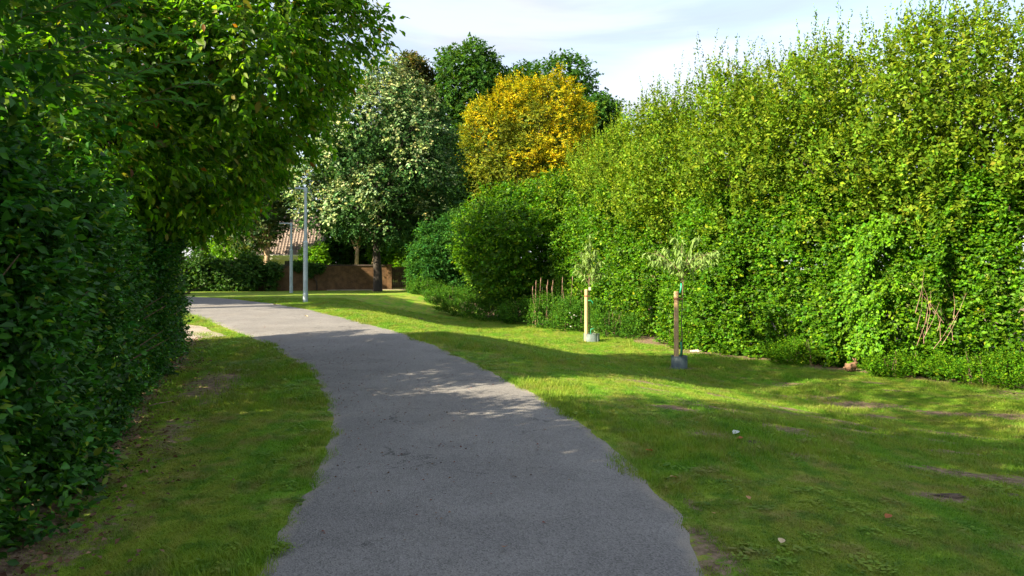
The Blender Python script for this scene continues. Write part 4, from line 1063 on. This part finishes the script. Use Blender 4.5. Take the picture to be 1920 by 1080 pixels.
# ------------------------------------------------------------------ lamp posts
def lamp(x, y, h, label):
    z = H(x, y)
    root = empty('street_lamp', (x, y, z), label, 'lamp post', 'grey lamp posts beside the path bend')
    mb = MB(); mb.lathe([(.10, -.1), (.10, .30), (.092, .34), (.088, 2.35), (.094, 2.36), (.094, 2.42), (.066, 2.46), (.050, h - .02), (.0, h)], n=18)
    p = mb.build('pole', M_steel, root, smooth=False)
    mb = MB(); mb.box((0, -.094, .75), (.036, .012, .16)); mb.build('access_door', M_steel_dark, p)
    mb = MB(); mb.lathe([(.098, .30), (.104, .31), (.104, .37), (.096, .38)], n=18); mb.build('base_ring', M_steel, p)
    mb = MB(); mb.lathe([(.062, h - .16), (.075, h - .15), (.075, h + .01), (.05, h + .035), (0, h + .035)], n=16); mb.tube([(0, 0, h - .03), (-.16, -.02, h - .005), (-.24, -.03, h)], [.035, .03, .028], 8)
    mb.build('bracket', M_steel, root)
    mb = MB()
    prof = [(-.20, .045, .030), (-.30, .085, .036), (-.45, .095, .032), (-.60, .08, .024), (-.68, .045, .016)]
    vs = []; fs = []
    for (px_, w_, t_) in prof:
        for a_, b_ in ((-1, -.35), (-.75, -1), (.75, -1), (1, -.35), (.8, .7), (0, 1), (-.8, .7)):
            vs.append((px_, a_ * w_ - .03, h + b_ * t_))
    for i in range(len(prof) - 1):
        for k_ in range(7): fs.append((i * 7 + k_, i * 7 + (k_ + 1) % 7, (i + 1) * 7 + (k_ + 1) % 7, (i + 1) * 7 + k_))
    fs += [tuple(range(7)), tuple(reversed(range(28, 35)))]
    mb.add(vs, fs); hd = mb.build('lamp_head', M_steel_dark, root)
    mb = MB(); mb.box((-.48, -.03, h - .036), (.13, .06, .005)); mb.build('lens', M_white, hd)
lamp(-8.2, 29.65, 4.55, 'taller-looking grey lamp post nearer the camera, on the grass by the path')
lamp(-12.56, 42.48, 3.95, 'farther grey lamp post standing just in front of the brick wall')

# ------------------------------------------------------------------ saplings
def sapling(x, y, label, stem_dx, crown, nleaf, leaf, shape, seed):
    g = np.random.default_rng(seed); z = H(x, y)
    root = empty('sapling', (x + stem_dx, y, z), label, 'young tree')
    z0, z1, half = crown
    mb = MB(); top = Vector((g.normal(0, .02), 0, z0 - z + .35))
    mb.tube([(0, 0, 0), (.012, 0, .5), (-.008, 0, 1.1), top], [.017, .014, .012, .009], 7)
    mb.build('trunk', M_twig, root, smooth=True)
    tips = []; nb = 14 if shape == 'wide' else 13
    for i in range(nb):
        a_ = i * 2.4 + g.random() * .5; s = Vector((0, 0, z0 - z + .05 + .4 * (i / nb)))
        if shape == 'wide':
            e = Vector((math.cos(a_) * half * (.55 + .45 * g.random()), math.sin(a_) * half * .75, (z1 - z) - .2 - .5 * g.random() + .1 * (i % 3)))
        else:
            e = Vector((math.cos(a_) * half * (1.0 - .55 * i / nb), math.sin(a_) * half * .7, z0 - z + .35 + (z1 - z0 - .65) * i / nb)) 
            s = Vector((0, 0, max(z0 - z - .05, e.z - .45)))
        m_ = s.lerp(e, .55) + Vector((0, 0, .12))
        pts = [s, s.lerp(m_, .5) + Vector((0, 0, .03)), m_, m_.lerp(e, .5) + Vector((0, 0, .03)), e]
        mb = MB(); mb.tube(pts, [.009, .007, .006, .005, .003], 5, caps=False); mb.build('branch', M_twig, root, smooth=True); tips.append(pts)
    lead = [top, top + Vector((.01, 0, .3)), Vector((-.01, 0, z1 - z))] if shape != 'wide' else [top, top + Vector((-.05, 0, .3)), Vector((-.18, 0, z1 - z))]
    mb = MB(); mb.tube(lead, [.009, .006, .003], 5, caps=False); mb.build('branch', M_twig, root, smooth=True)
    lead5 = [lead[0], lead[0].lerp(lead[1], .5), lead[1], lead[1].lerp(lead[2], .5), lead[2]]; tips += [lead5] * 2
    P = []; D = []; Nn = []; Ln = []; C = []
    for i in range(nleaf):
        pt = tips[i % len(tips)]; t = .15 + .85 * g.random() ** .8; q = t * 4; k_ = min(3, int(q)); p = pt[k_].lerp(pt[k_ + 1], q - k_)
        dr_ = (pt[4] - pt[0]).normalized(); a_ = g.random() * 6.28
        d = np.array([dr_.x * .5 + math.cos(a_) * .45, dr_.y * .5 + math.sin(a_) * .45, -.75 + g.normal(0, .22)])
        P.append(np.array(p) + np.array((x + stem_dx, y, z))); D.append(d); Nn.append(np.array([math.cos(a_) * .8, math.sin(a_) * .8 - .2, .6])); Ln.append(leaf * (.8 + .5 * g.random())); C.append(np.array((.20, .31, .08)) * (1 + g.normal(0, .2)))
    P_, D_, N_, L_ = map(np.array, (P, D, Nn, Ln)); xl = Leaves('T6'); k2 = rng.permutation(len(P_))
    xl.add(P_[k2] + g.normal(0, .05, P_.shape), D_ + g.normal(0, .15, P_.shape), N_, L_ * .9, np.full(len(P_), .32), np.array(C)[k2] * .85)
    xl.build('foliage', M_leaf_sap, root, (x + stem_dx, y, z))
    single_leaves(*map(np.array, (P, D, Nn, Ln)), np.full(len(P), .34), np.array(C), M_leaf_sap, root, (x + stem_dx, y, z))
    return root
M_leaf_sap = leaf_material('leaf_sapling', .5, .35, .3)
sapling(3.92, 17.54, 'nearer sapling with a wide flat crown of drooping leaves', .07, (1.25, 2.42, .98), 298, .16, 'wide', 3)
sapling(2.52, 23.8, 'farther sapling with a narrow teardrop crown of drooping leaves', -.05, (1.15, 2.75, .52), 298, .165, 'tear', 5)
def collar(x, y, rad, h, mat, label):
    z = H(x, y)
    root = empty('watering_collar', (x, y, z - .01), label, 'collar', 'plastic collars round the saplings')
    mb = MB(); n = 36
    mb.lathe([(rad * 1.02, -.03), (rad, 0), (rad * .99, h * .93), (rad * 1.02, h * .95), (rad * 1.02, h), (rad * .94, h), (rad * .93, h * .3)], n=n)
    mb.build('ring', mat, root, smooth=False)
    mb = MB(); mb.lathe([(rad * .93, h * .55), (rad * .5, h * .62), (0, h * .64)], n=20); mb.build('soil', M_soil, root)
    mb = MB(); mb.box((rad * .72, -rad * .70, h * .5), (.025, .012, h * .46), rz=.8); mb.build('seam', mat, root)
    return z
zc = collar(3.93, 17.54, .188, .30, M_collar, 'dark grey plastic collar round the foot of the nearer sapling')
zf = collar(2.54, 23.8, .255, .26, M_collar_light, 'lighter grey-green plastic collar round the foot of the farther sapling')
def stake(x, y, h, r_, label, strap_z, green):
    z = H(x, y)
    root = empty('support_stake', (x, y, z), label, 'stake', 'round wooden stakes holding the saplings', rz=0)
    mb = MB(); mb.lathe([(r_, -.1), (r_ * 1.02, h * .3), (r_ * .97, h * .65), (r_, h - .015), (r_ * .85, h), (0, h + .002)], n=16); mb.build('post', M_stake, root, smooth=False)
    mb = MB(); mb.lathe([(r_ * 1.08, strap_z), (r_ * 1.14, strap_z + .01), (r_ * 1.14, strap_z + .05), (r_ * 1.08, strap_z + .06)], n=16)
    mb.tube([(r_ * .8, -r_ * .7, strap_z + .03), (r_ + .05, -.03, strap_z + .02), (r_ + .10, 0, strap_z + .03)], [.012, .012, .012], 6)
    mb.build('strap', M_strap, root)
    for pts, rr in green:
        mb = MB(); mb.tube(pts, [rr] * len(pts), 6); mb.build('green_tie', M_green, root, smooth=True)
stake(3.84, 17.45, 1.80, .056, 'weathered brown wooden stake beside the nearer sapling', 1.6, [([(.085, 0, 1.76), (.11, 0, 1.86), (.115, 0, 1.99)], .022), ([(.10, -.02, .3), (.115, -.02, .45), (.10, -.02, .62)], .02)])
stake(2.36, 23.7, 1.66, .058, 'clean pale wooden stake beside the farther sapling', 1.42, [([(.05, -.05, 1.3), (.12, -.05, 1.32), (.19, -.05, 1.26), (.2, -.05, 1.2)], .012), ([(.25, -.05, .42), (.14, -.06, .40), (.12, -.06, .28), (.22, -.05, .18)], .014)])
mb = MB(); mb.box((0, 0, 0), (.035, .004, .05), rz=.3); tg = mb.build('paper_tag', M_white); tg.location = (2.47, 23.72, zf + 1.68); tag(tg, 'small white tag tied at the top of the farther stake', 'tag')
# weed growing inside the farther collar
root = empty('collar_weed', (2.62, 23.74, zf + .2), 'pale leafy weed growing out of the farther collar', 'weed')
lv = Leaves('T4'); n = 16
B = np.array([2.62, 23.74, zf + .2]) + rng.normal(0, .05, (n, 3)) * np.array([1, 1, .2]); S = unit(rng.normal(0, .5, (n, 3)) + np.array([0, 0, 1.0]))
shoots(lv, B, S, S, .24, 6, .06, .45, [(.22, .30, .10), (.14, .22, .06)], [1, 1], droop=.1); lv.build('leaves', M_leaf, root, (2.62, 23.74, zf + .2))
mb = MB(); [mb.tube([(0, 0, -.03), (rng.normal(0, .05), rng.normal(0, .05), .12)], [.006, .003], 5) for _ in range(6)]; mb.build('stems', M_twig, root)['kind'] = 'stuff'

# ------------------------------------------------------------------ rabbit
M_fur = plain('rabbit_fur', (0.17, 0.095, 0.055), 0.95, noise_scale=30, amount=.35, bump=.4)
M_fur_pale = plain('rabbit_ear', (0.24, 0.14, 0.09), 0.9, noise_scale=20, amount=.2)
M_eye = plain('rabbit_eye', (0.01, 0.008, 0.006), .15, amount=.1)
def rabbit(x, y, rz):
    root = empty('rabbit', (x, y, H(x, y)), 'small brown rabbit sitting at the foot of the hedge with ears up', 'rabbit', rz=rz)
    vs = [(0, 0, .105), (-.07, 0, .095), (-.13, 0, .075), (.06, 0, .12), (.10, 0, .155), (.135, 0, .185), (.175, 0, .180), (.205, 0, .168),
          (-.165, 0, .085), (-.185, 0, .105),
          (-.075, .055, .07), (-.035, .065, .03), (-.095, .065, .014), (-.02, .065, .012), (-.075, -.055, .07), (-.035, -.065, .03), (-.095, -.065, .014), (-.02, -.065, .012),
          (.07, .035, .07), (.08, .036, .018), (.105, .036, .01), (.07, -.035, .07), (.08, -.036, .018), (.105, -.036, .01)]
    ed = [(0, 1), (1, 2), (0, 3), (3, 4), (4, 5), (5, 6), (6, 7), (2, 8), (8, 9), (1, 10), (10, 11), (11, 12), (11, 13), (1, 14), (14, 15), (15, 16), (15, 17), (3, 18), (18, 19), (19, 20), (3, 21), (21, 22), (22, 23)]
    rr = [.085, .088, .06, .065, .048, .046, .034, .016, .026, .02, .05, .02, .013, .014, .05, .02, .013, .014, .026, .012, .011, .026, .012, .011]
    me = bpy.data.meshes.new('body'); me.from_pydata(vs, ed, []); o = bpy.data.objects.new('body', me); link(o, root)
    sk = o.modifiers.new('skin', 'SKIN'); 
    lay = me.skin_vertices[0] if len(me.skin_vertices) else None
    if lay is None:
        bpy.context.view_layer.objects.active = o
        bpy.ops.object.skin_root_mark() if False else None
    if lay is not None:
        for i, r_ in enumerate(rr): lay.data[i].radius = (r_, r_)
        lay.data[0].use_root = True
    sb = o.modifiers.new('sub', 'SUBSURF'); sb.levels = 2; sb.render_levels = 2
    me.materials.append(M_fur)
    bpy.context.view_layer.update()
    dg = bpy.context.evaluated_depsgraph_get(); ev = o.evaluated_get(dg); m2 = bpy.data.meshes.new_from_object(ev)
    o.modifiers.clear(); o.data = m2
    if not m2.materials: m2.materials.append(M_fur)
    for s in (-1, 1):
        mb = MB(); vsx = []
        for t, w_ in ((0, .012), (.25, .020), (.6, .022), (.85, .014), (1, .003)):
            c = Vector((.125 - .05 * t, s * (.022 + .02 * t), .215 + .085 * t))
            for a_, b_ in ((-1, .2), (0, -.35), (1, .2), (0, .45)): vsx.append((c.x + b_ * w_, c.y + a_ * w_, c.z))
        fs = [(i * 4 + k_, i * 4 + (k_ + 1) % 4, (i + 1) * 4 + (k_ + 1) % 4, (i + 1) * 4 + k_) for i in range(4) for k_ in range(4)] + [(16, 17, 18, 19)]
        mb.add(vsx, fs); mb.build('ear', M_fur_pale, root, smooth=True)
        mb = MB(); mb.lathe([(0, -.007), (.005, -.005), (.007, 0), (.005, .005), (0, .007)], (.165, s * .036, .192), 10); mb.build('eye', M_eye, root, smooth=True)
    mb = MB(); mb.lathe([(0, -.022), (.016, -.015), (.023, 0), (.016, .015), (0, .022)], (-.20, 0, .09), 12); mb.build('tail', M_fur_pale, root, smooth=True)
rabbit(7.72, 17.0, R(20))

# ------------------------------------------------------------------ litter, stones, molehills, fallen leaves
mb = MB(); g = np.random.default_rng(4)
M_pale = plain('pale_stone', (.5, .46, .40), .9, amount=.2)
def lump_mesh(name, loc, s, mat, label, cat, group=None, n=10, rough=.25):
    mb = MB(); vs = []; fs = []
    rings = 5
    for i in range(rings + 1):
        ph = math.pi / 2 * i / rings
        for k_ in range(n):
            t = 2 * math.pi * k_ / n; q = 1 + g.normal(0, rough)
            vs.append((math.cos(ph) * math.cos(t) * s[0] * q, math.cos(ph) * math.sin(t) * s[1] * q, math.sin(ph) * s[2] * (1 + g.normal(0, rough * .4)) - .005))
    for i in range(rings):
        for k_ in range(n): fs.append((i * n + k_, i * n + (k_ + 1) % n, (i + 1) * n + (k_ + 1) % n, (i + 1) * n + k_))
    mb.add(vs, fs); o = mb.build(name, mat); o.location = (loc[0], loc[1], H(*loc)); tag(o, label, cat, group); return o
lump_mesh('pale_stone', (5.15, 20.9), (.17, .08, .06), M_pale, 'pale stone lying at the hedge foot behind the nearer sapling', 'stone')
GM = 'small earth mounds in the lawn'
for (x, y, s, lab) in [(2.35, 7.3, (.13, .10, .04), 'dark earth mound beside the white leaf near the path'), (3.95, 5.9, (.07, .05, .02), 'tiny earth mound low at the right in front of the bright grass'), (3.35, 5.75, (.16, .06, .02), 'flat dark earth scrape in the lawn right of the path'),
                       (5.55, 10.2, (.12, .08, .03), 'dark clod among the bare patches towards the hedge'), (1.35, 11.9, (.05, .05, .02), 'small dark clod a few steps right of the path'), (-3.6, 28.5, (.25, .15, .05), 'far earth mound on the lawn before the dark shrub')]:
    lump_mesh('earth_mound', (x, y), s, M_soil, lab, 'mound', GM)
M_dead = leaf_material('dead_leaf', .7, .15, .2, tint=(1.1, .9, .6))
def one_leaf(x, y, ln, c, label, tilt=.2, group='single fallen leaves on the lawn'):
    me = bpy.data.meshes.new('fallen_leaf'); t = np.array([(0, 0, 0), (.3, .2, .10), (.42, .5, .16), (.25, .8, .12), (0, 1, .04), (-.25, .8, .1), (-.42, .5, .2), (-.3, .2, .12), (0, .5, .0)]) * ln
    me.from_pydata(t.tolist(), [], [(0, 1, 2, 8), (8, 2, 3, 4), (0, 8, 6, 7), (8, 4, 5, 6)])
    a = me.color_attributes.new('leafcol', 'FLOAT_COLOR', 'POINT'); a.data.foreach_set('color', np.tile(np.append(c, 1), 9).astype(np.float32)); me.materials.append(M_dead)
    o = bpy.data.objects.new('fallen_leaf', me); o.location = (x, y, H(x, y) + .035); o.rotation_euler = (tilt, .15, rng.random() * 6); link(o); tag(o, label, 'leaf', group)
for x, y, ln, c, lab in [(1.27, 6.75, .075, (.42, .16, .04), 'orange fallen leaf on the grass just right of the path'), (2.25, 7.6, .09, (.55, .6, .52), 'whitish leaf lying by the dark earth mound'), (2.2, 7.35, .08, (.40, .14, .06), 'reddish leaf lying just below the whitish one'),
                         (1.3, 5.9, .06, (.5, .33, .16), 'tan leaf at the path edge below the orange one'), (2.5, 5.0, .06, (.36, .13, .05), 'rust-coloured leaf alone in the lawn low right of the path'), (1.38, 5.05, .06, (.48, .26, .12), 'tan leaf on the soil strip near the bottom right of the path'),
                         (1.62, 4.5, .055, (.58, .46, .28), 'pale yellow leaf on the grass near the bottom of the view'), (1.7, 5.35, .05, (.45, .25, .12), 'small brown leaf right of the soil strip'), (-5.9, 21.6, .14, (.7, .6, .35), 'pale leaf on the sunlit path at the bend'),
                         (-8.6, 27.3, .16, (.5, .36, .1), 'yellow-brown leaf on the grass edge left of the nearer lamp post'), (-4.35, 22.0, .16, (.7, .62, .4), 'bleached leaf on the sunlit grass edge at the bend'), (-.04, 4.45, .05, (.28, .12, .06), 'brown leaf on the path near the bottom centre')]:
    one_leaf(x, y, ln, c, lab)
# tiny red-brown litter on the path
lv = Leaves('T4'); n = 1600
y = 4.5 + 17 * rng.random(n) ** .9; u = rng.beta(1.1, 2.3, n); dens = np.exp(-((y - 11) / 5.5) ** 2); ok = rng.random(n) < .15 + .85 * dens
y, u = y[ok], u[ok]; x = lx(y) + (rx(y) - lx(y)) * (.02 + .96 * u); n = len(x)
lv.add(np.stack([x, y, hz(x, y) + .022], -1), np.concatenate([rng.normal(0, 1, (n, 2)), rng.normal(0, .08, (n, 1))], -1), np.array([0, 0, 1.0]) + rng.normal(0, .3, (n, 3)), .012 + .02 * rng.random(n), np.full(n, .6), palette(n, [(.16, .05, .035), (.12, .06, .03), (.20, .10, .05)], [3, 3, 1]))
o = lv.build('leaf_litter', M_dead, None, (0, 0, 0)); o['label'] = 'tiny red-brown leaf litter strewn over the left half of the path'
# litter below the left hedge and on the lawn
lv = Leaves('T4'); n = 1500
y = 3.6 + 13 * rng.random(n); hl_ = np.interp(y, HL[:, 1], HL[:, 0]); x = hl_ + np.abs(rng.normal(0, .35, n)) - .15
lv.add(np.stack([x, y, hz(x, y) + .02], -1), np.concatenate([rng.normal(0, 1, (n, 2)), rng.normal(0, .2, (n, 1))], -1), np.array([0, 0, 1.0]) + rng.normal(0, .5, (n, 3)), .03 + .03 * rng.random(n), np.full(n, .6), palette(n, [(.14, .08, .045), (.20, .12, .07), (.09, .05, .03)], [3, 2, 2]))
o = lv.build('hedge_litter', M_dead, None, (0, 0, 0)); o['label'] = 'dry brown leaf litter along the foot of the left hedge'
# broken twig on the left verge
mb = MB(); mb.tube([(0, 0, .02), (.09, .03, .035), (.17, .09, .03), (.27, .12, .04)], [.006, .006, .005, .003], 6); mb.tube([(.09, .03, .035), (.12, .0, .05), (.17, -.01, .05)], [.004, .003, .002], 5)
o = mb.build('fallen_twig', M_dry, smooth=True); o.location = (-4.35, 8.95, H(-4.35, 8.95) + .01); o.rotation_euler = (0, 0, .5); tag(o, 'short pale twig lying on the brown left verge', 'twig')
